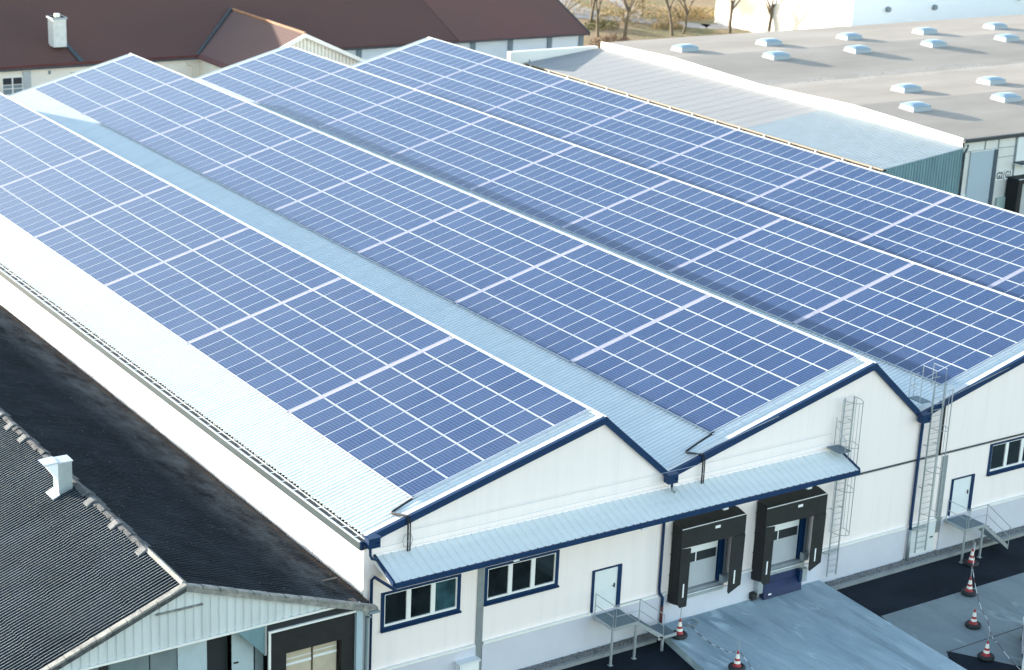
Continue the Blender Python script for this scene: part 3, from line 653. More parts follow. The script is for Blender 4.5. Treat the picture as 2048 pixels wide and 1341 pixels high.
# ================================================================== DOCK SHELTERS
def dock(x0, x1, label, lip):
    yf = YW-.70; zt, zb = -3.22, -6.92; P0 = Vector((x0, YW, zb))
    t = thing('dock_shelter', label, 'dock shelter', P0, 'black dock shelters under the canopy'); I = Matrix.Translation(-P0)
    def dp(mb, name, m, parent=t, **kw):
        o = mb.build(name, m, parent, **kw)
        if parent is t: o.matrix_parent_inverse = I
        return o
    ox0, ox1 = x0+.54, x1-.74; ozt = zt-1.02
    # hood: sides, sloping top, front curtains with outward slant
    hood = MB()
    hood.prism([(YW-.085, zt), (yf, zt-.12), (yf, zb+.10), (YW-.25, zb), (YW-.085, zb+.02)], 'x', x0, x0+.06)
    hood.prism([(YW-.085, zt), (yf, zt-.12), (yf, zb+.30), (YW-.25, zb+.15), (YW-.085, zb+.2)], 'x', x1-.06, x1)
    hood.face([(x0+.06, YW-.002, zt+.03), (x0+.06, yf+.01, zt-.09), (x1-.06, yf+.01, zt-.09), (x1-.06, YW-.002, zt+.03)])
    dp(hood, 'hood', M['black'])
    cur = MB(); nseg = 8
    cur.prism([(x0, zt-.12), (x1, zt-.10), (x1, ozt-.02), (x0, ozt+.03)], 'y', yf-.02, yf+.01)
    dp(cur, 'head_curtain', M['black'])
    l = MB().prism([(x0+.002, ozt+.03), (ox0, ozt-.02), (ox0-.02, zb-.05), (x0+.16, zb-.06), (x0+.01, zb+.12)], 'y', yf-.05, yf-.022); lo_ = dp(l, 'side_curtain', M['black'])
    r_ = MB().prism([(ox1, ozt-.02), (x1-.002, ozt), (x1-.03, zb+.28), (ox1+.05, zb-.02), (ox1-.01, zb+.10)], 'y', yf-.05, yf-.022); ro_ = dp(r_, 'side_curtain', M['black'])
    for par, xm in ((lo_, x0+.27), (ro_, ox1+.30)):
        MB().box(xm-.035, xm+.035, yf-.062, yf-.052, zb+.42, zb+1.05).build('guide_stripe', M['white'], par)
    dp(MB().tube([(x0+.0, yf-.03, zt-.11), (x1, yf-.03, zt-.09)], .018, 5), 'edge_rail', M['white'])
    dp(MB().box((x0+x1)/2+.05, (x0+x1)/2+.32, yf-.035, yf-.021, zt-.42, zt-.30), 'number_plate', M['white'])
    for kk in range(4): dp(MB().box(x0-.04, x0-.005, YW-.16, YW-.1, zt-.55-kk*.95, zt-.49-kk*.95), 'clamp', M['cable'])
    # folding door set back in the opening
    hx0, hx1 = x0+.50, x1-.42; yd = YW+.08
    d = MB(); zz = -6.62
    d.box(hx0, hx1-.38, yd, yd+.06, zz, -3.7)
    do = dp(d, 'dock_door', M['dock_door'])
    dx0 = x0+1.20
    MB().box(x0+.52, hx1-.40, yd-.02, yd-.002, -4.98, -4.3).build('door_top_section', M['white'], do)
    wd = MB().box(x0+.60, dx0+.30, yd-.016, yd-.003, -5.42, -5.00).box(dx0+.36, hx1-.46, yd-.016, yd-.003, -5.42, -5.00); wd.build('window_strip', M['dark'], do)
    MB().box(dx0+.30, dx0+.36, yd-.018, yd-.003, -5.44, -4.99).build('mullion', M['white'], do)
    dp(MB().box(hx1-.33, hx1-.06, yd-.10, yd+.05, -6.6, -3.7), 'guide_post', M['navy'])
    dp(MB().box(hx1-.05, hx1+.08, yd-.12, yd+.02, -6.6, -3.7), 'inner_jamb', M['grey_steel'])
    dp(MB().box(hx1-.28, hx1+.02, YW-.30, YW-.08, -6.62, -6.28), 'bumper_box', M['galv'])
    fl = MB().box(hx0, hx1, YW-.10, yd+.05, -6.80, -6.63); dp(fl, 'sill_plate', M['grey_steel'])
    dp(MB().box(hx0+.3, hx1-.05, YW-.16, YW-.102, -6.98, -6.80), 'dock_lip', M['galv'])
    dp(MB().tube([(hx0+.3, YW-.18, -6.79), (hx1-.05, YW-.18, -6.79)], .02, 5), 'lip_edge', M['white'])
    dp(MB().box(x0+.18, x0+.36, YW-.30, YW-.085, zb-.10, zb+.25), 'foot_bracket', M['galv'])
    if lip:
        b = MB().box(x0+.68, x1-.80, YW-.14, YW-.085, -7.92, -7.0); lv = dp(b, 'leveller', M['dock_lip'])
        MB().prism([(YW-.15, -7.38), (YW-.42, -7.62), (YW-.46, -7.93), (YW-.15, -7.93)], 'x', x0+.55, x1-.78).build('leveller_lip', M['dock_lip'], lv)
        MB().box(x0+.78, x0+.95, YW-.475, YW-.465, -7.76, -7.68).build('plate', M['white'], lv)
        MB().box(x1-.90, x1-.80, YW-.40, YW-.15, -7.94, -7.0).build('side_flap', M['navy'], lv)
        for xa in (x0+.22, x1-.72): dp(MB().box(xa, xa+.28, YW-.38, YW-.085, -7.62, -6.98), 'bumper_block', M['galv'])
        dp(MB().box(x0-.02, x0+.24, YW-.34, YW-.085, -7.88, -7.58), 'rubber_buffer', M['rubber'])
    return t
dock(12.27, 15.80, 'black dock shelter to the left, beside the downpipe, with bare white wall below', False)
dock(16.95, 20.50, 'black dock shelter to the right, beside the ladder, with blue leveller below', True)

# ================================================================== LADDERS
def ladder(x0, x1, zb, zt, y, label, hoops, top, low=None):
    P0 = Vector((x0, y, zb)); t = thing('caged_ladder', label, 'ladder', P0, 'caged steel ladders on the gable wall'); I = Matrix.Translation(-P0)
    def lp(mb, name, m, parent=t):
        o = mb.build(name, m, parent)
        if parent is t: o.matrix_parent_inverse = I
        return o
    for x in (x0, x1): lp(MB().box(x-.02, x+.02, y-.035, y+.035, zb, zt), 'stile', M['galv'])
    z = zb+.2
    while z < zt-.1: lp(MB().tube([(x0+.02, y, z), (x1-.02, y, z)], .015, 5), 'rung', M['galv']); z += .29
    xm = (x0+x1)/2; cr = .40; cy = y-.36
    def hp(t_): a = math.pi*t_; return (xm-cr*math.cos(a)*1.02, y-.02-math.sin(a)*.74)
    for z in hoops:
        pts = [(x0, y-.02, z)]+[(*hp(q/8), z) for q in range(9)]+[(x1, y-.02, z)]
        lp(MB().tube(pts, .018, 5), 'cage_hoop', M['galv'])
    for q in (0, 2, 3.3, 4.7, 6, 8):
        hx, hy = hp(q/8); lp(MB().tube([(hx, hy, min(hoops)), (hx, hy, max(hoops))], .013, 5), 'cage_bar', M['galv'])
    z = zb+1.2
    while z < zt:
        for x in (x0, x1): lp(MB().box(x-.015, x+.015, y+.035, YW-.005, z-.02, z+.02), 'wall_bracket', M['galv'])
        z += 2.1
    lp(MB().box(x0-.32, x1-.1, y-.05, y+.12, zb+1.22, zb+1.28), 'step_plate', M['galv'])
    return t, lp
t1, lp = ladder(21.43, 21.99, -7.8, .86, YW-.25, 'caged ladder beside the right end of the canopy', (-5.5, -3.4, -1.3, .80), .86)
lp(MB().box(20.75, 21.42, YW-.95, YW-.12, -1.42, -1.37), 'rest_platform', M['grate'])
lp(MB().tube([(21.1, YW-.2, -1.37), (21.1, YW-.2, -.35), (21.1, YW-.9, -.9), (21.1, YW-.9, -1.37)], .022, 5), 'handrail', M['galv'])
lp(MB().tube([(21.1, YW-.2, .0), (21.1, YW-.2, -1.3)], .022, 5), 'post', M['galv'])
t2, lp = ladder(27.05, 27.72, -7.86, .55, YW-.25, 'caged ladder rising to the roof valley beside the black downpipe', (-5.76, -3.6, -1.5, .50), .5)
for xx in (27.05, 27.72):
    lp(MB().tube([(xx, YW-.25, .3), (xx, YW-.25, 1.25), (xx, YW+.55, 1.25), (xx, YW+.55, .1)], .024, 5), 'handrail', M['galv'])
lp(MB().tube([(27.05, YW+.1, .75), (27.72, YW+.1, .75)], .02, 5), 'cross_rail', M['galv'])
lp(MB().box(26.5, 27.05, YW-.1, YW+.75, -.32, -.28), 'roof_platform', M['grate'])
for xx, yy in ((26.5, YW+.75), (26.5, YW+.05), (26.78, YW+.75)): lp(MB().tube([(xx, yy, -.3), (xx, yy, .85)], .02, 5), 'post', M['galv'])
lp(MB().tube([(26.5, YW+.05, .83), (26.5, YW+.75, .83), (27.05, YW+.75, .83)], .02, 5), 'guard_rail', M['galv'])
lp(MB().tube([(26.5, YW+.05, .3), (26.5, YW+.75, .3), (27.05, YW+.75, .3)], .02, 5), 'guard_rail', M['galv'])

# ================================================================== STAIR PLATFORMS
def stair(px, label, dz, xs_end, zend, steps):
    P0 = Vector((px, YW, G)); t = thing('steel_stair', label, 'stair', P0, 'grey steel stair platforms below the doors'); I = Matrix.Translation(-P0)
    def lp(mb, name, m, parent=t):
        o = mb.build(name, m, parent)
        if parent is t: o.matrix_parent_inverse = I
        return o
    zp = -6.58; ya, yb = YW-.15, YW-1.5; x1 = px+1.32
    pf_ = MB().box(px+.03, x1-.03, yb+.03, ya-.03, zp-.045, zp-.0); lp(pf_, 'platform', M['grate'])
    ed = MB().box(px, x1, yb, yb+.028, zp-.13, zp+.01).box(px, px+.028, yb+.028, ya, zp-.13, zp+.01).box(x1-.028, x1, yb+.028, ya, zp-.13, zp+.01); lp(ed, 'platform_edge', M['galv'])
    for lx in (px+.05, x1-.05): lp(MB().box(lx-.04, lx+.04, yb+.03, yb+.11, G+.0, zp-.13), 'leg', M['galv']); lp(MB().box(lx-.09, lx+.09, yb-.02, yb+.16, G+.001, G+.015), 'foot_plate', M['galv'])
    hr = 1.02; r = .021
    # left guard rail
    lp(MB().tube([(px+.03, ya-.05, zp-.1), (px+.03, ya-.05, zp+hr), (px+.03, yb+.03, zp+hr), (px+.03, yb+.03, zp-.1)], r, 6), 'guard_rail', M['galv'])
    lp(MB().tube([(px+.03, ya-.05, zp+hr*.5), (px+.03, yb+.03, zp+hr*.5)], r*.9, 6), 'middle_rail', M['galv'])
    # front rail
    lp(MB().tube([(px+.14, yb+.01, zp-.1), (px+.14, yb+.01, zp+hr), (x1+.02, yb+.01, zp+hr), (xs_end, yb+.01, zend+hr), (xs_end, yb+.01, zend-.12)], r, 6), 'guard_rail', M['galv'])
    lp(MB().tube([(px+.14, yb+.01, zp+hr*.5), (x1+.02, yb+.01, zp+hr*.5), (xs_end, yb+.01, zend+hr*.5)], r*.9, 6), 'middle_rail', M['galv'])
    lp(MB().tube([(x1+.02, yb+.01, zp-.1), (x1+.02, yb+.01, zp+hr)], r, 6), 'post', M['galv'])
    for yy in (yb+.0, ya-.30):
        lp(MB().prism([(x1+.001, zp), (xs_end, zend+.08), (xs_end, zend-.14), (x1+.001, zp-.20)], 'y', yy, yy+.03), 'stringer', M['galv'])
    for k in range(steps):
        f = (k+1)/(steps+1); xc = x1+(xs_end-x1)*f; zc = zp+(zend-zp)*f; lp(MB().box(xc-.14, xc+.13, yb+.035, ya-.305, zc-.03, zc), 'tread', M['grate'])
    return t, lp, yb, ya
t, lp, yb, ya = stair(8.30, 'steel stair platform in front of the door left of the docks', 0, 11.0, -7.62, 4)
lp(MB().box(10.75, 11.72, yb+.03, ya-.3, -7.66, -7.62), 'lower_platform', M['grate']); lp(MB().box(10.75, 11.73, yb, yb+.028, -7.74, -7.6), 'platform_edge', M['galv'])
lp(MB().box(10.96, 11.06, yb-.0, yb+.08, G, -7.75), 'leg', M['galv'])
t, lp, yb, ya = stair(28.95, 'steel stair platform at the far right door near the window', 0, 32.1, G+.18, 7)

# cabinet by the wall
cb = thing('meter_cabinet', 'pale grey cabinet on the plinth below the second window', 'cabinet', (2.1, YW-.1, -7.8)); I = Matrix.Translation(-Vector((2.1, YW-.1, -7.8)))
o = MB().box(1.62, 2.52, YW-.42, YW-.082, -8.15, -7.02).build('body', M['door'], cb); o.matrix_parent_inverse = I
o = MB().box(1.56, 2.56, YW-.48, YW-.08, -7.018, -6.95).build('lid', M['light_fix'], cb); o.matrix_parent_inverse = I
o = MB().box(1.68, 2.46, YW-.435, YW-.421, -8.05, -7.1).build('door', M['white'], cb); o.matrix_parent_inverse = I

# ================================================================== CONES, CHAINS, HOSE
def cone_proto():
    t = thing('traffic_cone', '', 'traffic cone', (0, 0, 0))
    ty = MB(); n = 20; Rr, rr = .26, .105
    for i in range(n):
        for j in range(8):
            a, b = 2*math.pi*i/n, 2*math.pi*j/8; ty.v.append(((Rr+rr*math.cos(b))*math.cos(a), (Rr+rr*math.cos(b))*math.sin(a), .10+.10*math.sin(b)))
    for i in range(n):
        for j in range(8): ty.f.append((i*8+j, ((i+1) % n)*8+j, ((i+1) % n)*8+(j+1) % 8, i*8+(j+1) % 8)); ty.m.append(0)
    ty.build('tyre', M['rubber'], t, smooth=True)
    prof = [(.23, .14), (.21, .17), (.155, .19), (.135, .30), (.115, .42), (.095, .52), (.075, .63), (.058, .72), (.04, .84), (.0, .85)]
    MB().lathe(prof, 0, 0, 20, [0, 0, 0, 1, 0, 1, 1, 0, 0]).build('cone', [M['red'], M['white_bright']], t, smooth=True)
    MB().tube([(0, 0, .82), (.01, 0, 1.38)], .016, 6).build('pole', M['galv'], t)
    return t
cp = None
for (x, y, z, rz, lab, pole) in ((12.0, -2.35, -7.95, 0, 'cone on a tyre on the pale pad beside the hose loop', True), (12.3, -5.75, -7.95, .4, 'cone at the bottom edge on the pale pad', True),
        (29.2, -2.85, G, 1, 'cone on dark asphalt nearest the far right steel stair', True), (26.75, -5.0, G, 2, 'cone on tyre where asphalt meets grey concrete', True),
        (24.45, -7.4, G, 3, 'cone without pole on grey concrete', False), (22.7, -9.75, G, 4, 'cone nearest the bottom right corner on grey concrete', True)):
    c = cone_proto() if cp is None else copy_tree(cp); cp = cp or c
    c.location = (x, y, z+.004); c.rotation_euler = (0, 0, rz); c['label'] = 'red and white striped ' + lab; c['group'] = 'traffic cones standing on old tyres'
    if not pole:
        for ch in list(c.children):
            if ch.name.startswith('pole'): bpy.data.objects.remove(ch)
def chain(pts, label):
    mb = MB(); sm_ = []
    for a, b in zip(pts[:-1], pts[1:]):
        a = Vector(a); b = Vector(b); L = (b-a).length; k = max(1, int(L/.3)); sm_ += [a.lerp(b, q/k) for q in range(k)]
    sm_.append(Vector(pts[-1]))
    for i, (a, b) in enumerate(zip(sm_[:-1], sm_[1:])): mb.tube([a, b], .013, 5, i % 2)
    return tag(mb.build('barrier_chain', [M['white'], M['red_pipe']]), label, 'chain', 'red and white barrier chains')
def pill(a, b, sag, n=6):
    return [(a[0]+(b[0]-a[0])*q/n, a[1]+(b[1]-a[1])*q/n, max(a[2]+(b[2]-a[2])*q/n-sag*4*(q/n)*(1-q/n), min(a[2], b[2])-5)) for q in range(n)]
z1 = G+1.3
chain(pill((29.3, -2.85, z1-.15), (26.85, -5.0, z1-.2), .42)+pill((26.85, -5.0, z1-.2), (25.0, -7.7, G+.35), .35)+pill((25.0, -7.7, G+.35), (23.5, -9.6, G+.5), .25)+pill((23.5, -9.6, G+.5), (22.6, -12.6, G+.3), .2)+[(22.2, -13.6, G+.3)], 'chain strung past the four cones at right')
chain([(13.15, -1.55, -7.93), (12.9, -2.5, -7.92), (12.75, -3.6, -7.9), (12.65, -4.8, -7.7), (12.45, -5.7, -7.2), (12.2, -7.2, -7.6), (12.1, -8.6, -7.3)], 'chain lying from the hose loop towards the bottom cone')
hs = MB()
for q, rr in ((0, .40), (1, .34)): hs.tube([(13.2+rr*math.cos(a*math.pi/8), -1.55+rr*.8*math.sin(a*math.pi/8), -7.93+.03*q) for a in range(17)], .02, 5)
tag(hs.build('hose_loop', M['grey_steel']), 'coiled grey hose loop lying on the pad by the wall', 'hose')

# ================================================================== SHED (dark corrugated roof, bottom left)
sx, sz = -10.25, -.50; YS = -2.05; YE = 46
P0 = Vector((sx, YS, G)); shed = thing('shed', 'old shed with dark corrugated roof and white gable cladding beside the warehouse', 'shed', P0); SI = Matrix.Translation(-P0)
def spart(mb, name, m, parent=shed, smooth=False):
    o = mb.build(name, m, parent, smooth)
    if parent is shed: o.matrix_parent_inverse = SI
    return o
def corr(xa, za, xb, zb, rows, amp, per=.177, nseg=6):
    mb = MB(); L = math.hypot(xb-xa, zb-za); nx, nz = -(zb-za)/L, (xb-xa)/L
    if nz < 0: nx, nz = -nx, -nz
    ny = int((YE-YS)/per*nseg); rl = L/rows; crest = []
    for k in range(rows):                                   # k = 0 at the ridge; each lower sheet tucks under the one above
        rng_ = random.Random(k*7+int(abs(xb)*10)); b0 = len(mb.v)
        s0, s1 = k*rl, min((k+1)*rl+.12, L)
        for i in range(ny+1):
            y = YS+i*per/nseg; col_ = int((y-YS)/1.06); j = ((col_*7919+k*104729) % 17)/17.
            h = amp*math.sin(2*math.pi*i/nseg)+(.012 if k < rows-1 else 0)*0
            lo_ = .030*(rows-1-k)*0
            jit = (j-.5)*.014
            crest.append((0., .15, 1., .55, .0, .0)[i % 6]); crest.append(crest[-1])  # weight of the painted sunlight, strongest on the sunward flank of each wave
            for (s, e) in ((s0, 0.0), (s1, .022)):
                q = h+e+jit; sj = s+(j-.5)*.05*(1 if e else 0)
                mb.v.append((xa+(xb-xa)*sj/L+nx*q, y, za+(zb-za)*sj/L+nz*q))
        for i in range(ny): mb.f.append((b0+2*i, b0+2*i+1, b0+2*i+3, b0+2*i+2)); mb.m.append(0)
    return mb, crest
for cr_args in ((sx, sz, -16.9, sz-6.65*.385, 4, .030), (sx, sz, -2.62, sz-7.63*.350, 5, .030)):
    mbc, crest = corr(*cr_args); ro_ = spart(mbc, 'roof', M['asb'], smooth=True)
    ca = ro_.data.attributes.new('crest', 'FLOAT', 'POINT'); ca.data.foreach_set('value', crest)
rc = MB(); y = 1.6                                          # crumbly mortar ridge
while y < YE:
    L = random.uniform(.5, .7); h = random.uniform(.03, .07); wl, wr = random.uniform(.16, .24), random.uniform(.16, .30)
    hz = [random.uniform(-.02, .03) for _ in range(4)]
    rc.face([(sx-wl, y, sz-wl*.385+.06), (sx-.02, y, sz+h+hz[0]), (sx-.02, y+L, sz+h+hz[1]), (sx-wl+.03, y+L, sz-wl*.385+.05)])
    rc.face([(sx-.02, y, sz+h+hz[0]), (sx+wr, y, sz-wr*.35+.05), (sx+wr-.04, y+L, sz-wr*.35+.06), (sx-.02, y+L, sz+h+hz[1])]); y += L
spart(rc, 'ridge_cap', M['ridge_dark'])
for y in (16.6, 15.2, 13.6, 6.2, 3.8, 1.2, 18.2, 20.3):
    b = MB(); b.prism([(sx-.40, sz-.10), (sx-.10, sz+.10), (sx+.04, sz+.08), (sx+.02, sz-.02), (sx-.38, sz-.14)], 'y', y, y+.38); spart(b, 'ridge_tile', M['ridge_cement'])
spart(MB().prism([(sx-.12, sz-.0), (sx-.03, sz+.12), (sx+.09, sz+.05), (sx+.06, sz-.05)], 'y', YS+.2, 1.2), 'ridge_strip', M['barge'])
for (xa, za, xb, zb) in ((sx, sz, -16.9, sz-6.65*.385), (sx, sz, -2.55, sz-7.7*.35)):
    b = MB(); n = 12
    for k in range(n):
        f0, f1 = k/n, (k+1)/n-.004; j = random.uniform(-.012, .012)
        X0, Z0, X1, Z1 = xa+(xb-xa)*f0, za+(zb-za)*f0+j, xa+(xb-xa)*f1, za+(zb-za)*f1+j
        b.prism([(X0, Z0+.065), (X1, Z1+.065), (X1, Z1-.02), (X0, Z0-.02)], 'y', YS-.06, YS+.20)
    spart(b, 'verge_strip', M['barge'])
    bb = MB().prism([(xa, za-.025), (xb, zb-.025), (xb, zb-.20), (xa, za-.20)], 'y', YS-.04, YS+.01); spart(bb, 'barge_board', M['ridge_dark'] if xb < sx else M['barge'])
# corrugated cladding under the gable
def cladding(x0, x1, ztop, zbot, y, per, amp, m='clad', parent=shed):
    mb = MB(); x = x0; pr = []
    while x < x1: pr += [(x, 0), (x+per*.62, 0), (x+per*.72, amp), (x+per*.9, amp)]; x += per
    pr = [p for p in pr if p[0] <= x1]
    for (xx, d) in pr:
        zt = ztop(xx) if callable(ztop) else ztop; mb.v += [(xx, y+d, zbot), (xx, y+d, max(zt, zbot+.001))]
    for i in range(len(pr)-1): mb.f.append((2*i, 2*i+2, 2*i+3, 2*i+1)); mb.m.append(0)
    return mb
gz = lambda x: sz-.12-(abs(x-sx)*(.385 if x < sx else .35))
spart(cladding(-16.3, -4.1, gz, -2.74, YS+.12, .32, .05), 'gable_cladding', M['clad'])
spart(MB().box(-16.6, -3.9, YS+.07, YS+.16, -2.83, -2.745), 'base_rail', M['ledge'])
spart(MB().box(-11.35, -9.6, YS+.02, YS+.11, -1.40, -1.35), 'lintel', M['barge'])
yl = YS+.55                                                  # lower front wall, set back
lw = MB()
slw = mat('shed_lower_wall', (.16, .215, .24), .7, var=.2, scale=1.5)
for a, b in ((-17, -11.45), (-11.4, -10.4), (-7.35, -7.02)): spart(MB().box(a, b, yl, yl+.2, G-.1, -2.75), 'wall', slw)
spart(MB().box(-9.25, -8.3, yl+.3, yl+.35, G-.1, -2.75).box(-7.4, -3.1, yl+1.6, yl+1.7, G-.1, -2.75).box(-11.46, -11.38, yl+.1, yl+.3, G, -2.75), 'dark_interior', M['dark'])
spart(MB().box(-10.38, -9.27, yl-.05, yl+.25, G-.1, -2.78), 'wall_panel', mat('pale_blue_panel', (.42, .52, .58), .6, var=.1, scale=2))
sd1 = spart(MB().box(-8.28, -7.42, yl-.02, yl+.03, G-.1, -2.9), 'door', mat('pale_door', (.40, .50, .55), .5, var=.08, scale=2))
MB().box(-8.22, -8.05, yl-.09, yl-.021, -4.28, -4.24).build('handle', M['cable'], sd1)
sd2 = spart(MB().box(-12.9, -12.0, yl-.03, yl-.002, G, -3.0), 'door', mat('grey_shed_door', (.14, .20, .22), .6, var=.1, scale=3))
MB().box(-12.2, -12.05, yl-.09, yl-.031, -3.75, -3.71).build('handle', M['cable'], sd2)
spart(MB().box(-13.3, -12.95, yl-.02, yl-.003, -3.4, -2.95), 'vent', M['dark'])
hb = MB(); hb.prism([(-8.25, -2.84), (-7.20, -2.84), (-7.20, -4.0)], 'y', YS+.10, YS+.14); spart(hb, 'hanging_bracket', M['teal'])
spart(MB().box(-7.20, -7.12, YS+.06, YS+.15, -4.02, -2.84), 'post', M['galv'])
# loading opening with white frame, black curtain, corner post
spart(MB().box(-7.02, -6.93, YS+.10, YS+.18, G, -3.22).box(-7.02, -3.42, YS+.10, YS+.18, -3.22, -3.14), 'opening_frame', M['ledge'])
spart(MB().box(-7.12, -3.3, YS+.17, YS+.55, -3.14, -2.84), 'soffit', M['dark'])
spart(MB().box(-6.93, -3.42, YS+.22, YS+.30, -4.25, -3.22).box(-6.93, -6.25, YS+.22, YS+.30, G, -4.25).box(-3.95, -3.42, YS+.22, YS+.30, G, -4.25), 'curtain', M['black'])
spart(MB().box(-3.40, -3.14, YS+.08, YS+.40, G, -2.95), 'corner_post', mat('pale_blue_post', (.40, .52, .60), .5, var=.1, scale=2))
spart(MB().box(-3.139, -2.72, YS+.3, YS+.40, G, -3.2), 'corner_wall', mat('grey_corner_wall', (.33, .37, .39), .7))
spart(MB().tube([(-2.86, YS-.0, -3.5), (-2.86, YS+.25, -3.6), (-2.9, YS+.27, -8.2)], .05, 8), 'downpipe', M['grey_wall'])
spart(MB().tube([(-3.0, YS-.12, -3.28), (-2.55, YS-.12, -3.28)], .05, 8), 'gutter', M['grey_wall'])
# side walls of shed
spart(MB().box(-16.7, -16.5, YS+.2, YE, G, sz-6.4*.385).box(-16.5, -2.9, YE-.3, YE-.1, G, -3.2), 'side_wall', M['cream'])
# metal vent hood standing on the ridge
cx, cy = -10.85, 8.35
ch = spart(MB().box(cx-.20, cx+.36, cy-.30, cy+.30, -.98, .56), 'chimney', mat('bright_sheet_metal', (.34, .41, .45), .4, metal=.3, var=.15, scale=2))
MB().prism([(cx-.19, .56), (cx-.70, .53), (cx-.78, .60), (cx-.20, .64)], 'y', cy-.33, cy+.33).build('hood_cap', M['frame_al'], ch)
MB().prism([(cx-.201, .555), (cx-.68, .525), (cx-.201, -.18)], 'y', cy-.305, cy+.305).build('hood_side', M['light_fix'], ch)
MB().box(cx-.22, cx+.40, cy-.33, cy+.33, .561, .60).build('hood_top', M['frame_al'], ch)
MB().prism([(cx-.48, -.87), (cx-.20, -.74), (cx-.20, -.68), (cx-.50, -.83)], 'y', cy-.42, cy+.38).build('flashing', M['galv'], ch)
# boxed goods inside the loading opening
for (x0, x1, y0, z1, lab) in ((-6.2, -5.12, YS+1.0, -4.28, 'cream wrapped crate on the left in the shed loading opening'), (-5.02, -4.05, YS+1.0, -4.22, 'cream wrapped crate on the right in the shed loading opening')):
    t = thing('wrapped_crate', lab, 'crate', (x0, y0, G), 'cream wrapped crates'); I = Matrix.Translation(-Vector((x0, y0, G)))
    o = MB().box(x0, x1, y0-.55, y0, G+.15, z1).build('crate', mat('cardboard_film', (.52, .46, .36), .35, var=.15, scale=3), t); o.matrix_parent_inverse = I
    o = MB().box(x0-.01, x1+.01, y0-.56, y0-.551, z1-.62, z1-.52).box(x0-.01, x1+.01, y0-.56, y0-.551, z1-.36, z1-.33).build('film_band', M['door'], t); o.matrix_parent_inverse = I
    o = MB().box(x0, x1, y0-.55, y0, G+.0, G+.14).build('pallet', M['bark'], t); o.matrix_parent_inverse = I

# ================================================================== RIGHT HALL with flat folded roof
def rz_(y):
    ks_ = [(39.2, 0.0), (51.3, .36), (62.4, 0.0), (75.0, .36), (85.8, .02)]
    for (a, b) in zip(ks_[:-1], ks_[1:]):
        if a[0] <= y <= b[0]: return a[1]+(b[1]-a[1])*(y-a[0])/(b[0]-a[0])
    return 0.
P0 = Vector((72, 39.2, G)); hall = thing('flat_roof_hall', 'large hall with low folded grey membrane roof full of skylights', 'hall', P0); HI = Matrix.Translation(-P0)
def hpart(mb, name, m, parent=hall):
    o = mb.build(name, m, parent)
    if parent is hall: o.matrix_parent_inverse = HI
    return o
mb = MB(); YK = [39.2, 51.3, 62.4, 75.0, 85.8]
for a, b in zip(YK[:-1], YK[1:]): mb.face([(72.15, a, rz_(a)), (175, a, rz_(a)), (175, b, rz_(b)), (72.15, b, rz_(b))])
hpart(mb, 'roof', M['flatroof'])
mb = MB()                                                    # sun-facing side wall with white coping
for a, b in zip(YK[:-1], YK[1:]): mb.face([(72, b, -1.8), (72, a, -1.8), (72, a, rz_(a)+.10), (72, b, rz_(b)+.10)]); mb.face([(72, a, rz_(a)+.10), (72.22, a, rz_(a)+.06), (72.22, b, rz_(b)+.06), (72, b, rz_(b)+.10)])
mb.face([(72.22, 85.8, .08), (72.22, 85.8, -.2), (72.22, 39.2, -.2), (72.22, 39.2, .06)])
hpart(mb, 'parapet', M['white_bright'])
mb = MB(); mb.face([(72, 39.2, G), (175, 39.2, G), (175, 39.2, -.2), (72, 39.2, -.2)]); mb.face([(175, 85.8, G), (72, 85.8, G), (72, 85.8, 0), (175, 85.8, 0)])
mb.face([(72, 39.2, G), (72, 39.2, -1.8), (72, 85.8, -1.8), (72, 85.8, G)]); mb.face([(175, 39.2, G), (175, 85.8, G), (175, 85.8, 0), (175, 39.2, 0)]); mb.face([(72, 39.2, -1.8), (72, 39.2, -.2), (72.2, 39.2, -.2), (72.2, 39.2, -1.8)])
hpart(mb, 'wall', M['panelwall'])
hpart(MB().box(71.98, 175, 38.95, 39.19, -.24, .03), 'fascia', M['flatroof_edge'])
hpart(MB().box(78.1, 175, 39.08, 39.15, G, -.3), 'blue_wall_panel', M['door'])
mb = MB()
for x in (74.5, 76.0, 77.95): mb.box(x, x+.03, 39.12, 39.197, -2.6 if x < 77 else -6, -.3)
mb.box(72.2, 78.1, 39.13, 39.196, -1.0, -.97).box(75.98, 78.1, 39.13, 39.196, -1.75, -1.72)
hpart(mb, 'wall_joint', M['joint'])
sh = hpart(MB().box(72.95, 75.55, 39.10, 39.19, G, -1.05), 'shutter_door', M['shutter'])
sl = MB()
for k in range(72): sl.prism([(39.099, -8.2+k*.1), (39.075, -8.15+k*.1), (39.099, -8.11+k*.1)], 'x', 72.96, 75.54)
sl.build('slats', M['shutter'], sh); MB().box(75.55, 75.95, 39.04, 39.19, G, -1.02).build('side_jamb', M['shutter_dark'], sh); MB().box(72.9, 75.95, 39.05, 39.19, -1.05, -.99).build('head_jamb', M['ledge'], sh)
hpart(MB().tube([(72.3, 38.9, -.35), (72.15, 38.85, -.7), (72.0, 38.9, -1.0), (72.0, 38.9, G)], .09, 8), 'downpipe', M['gutter'])
hpart(MB().box(72.1, 72.8, 39.05, 39.15, -5.6, -4.3), 'notice_board', M['light_fix'])
hpart(MB().box(76.45, 77.45, 39.0, 39.15, -6.3, -4.98), 'fuse_cabinet', mat('mint_cabinet', (.38, .50, .50), .5))
hpart(MB().box(78.0, 83, 38.2, 39.1, -2.42, -2.34), 'awning', M['white']); hpart(MB().box(78.0, 83, 38.3, 39.1, -2.34, -2.22), 'awning_frame', M['flatroof_edge'])
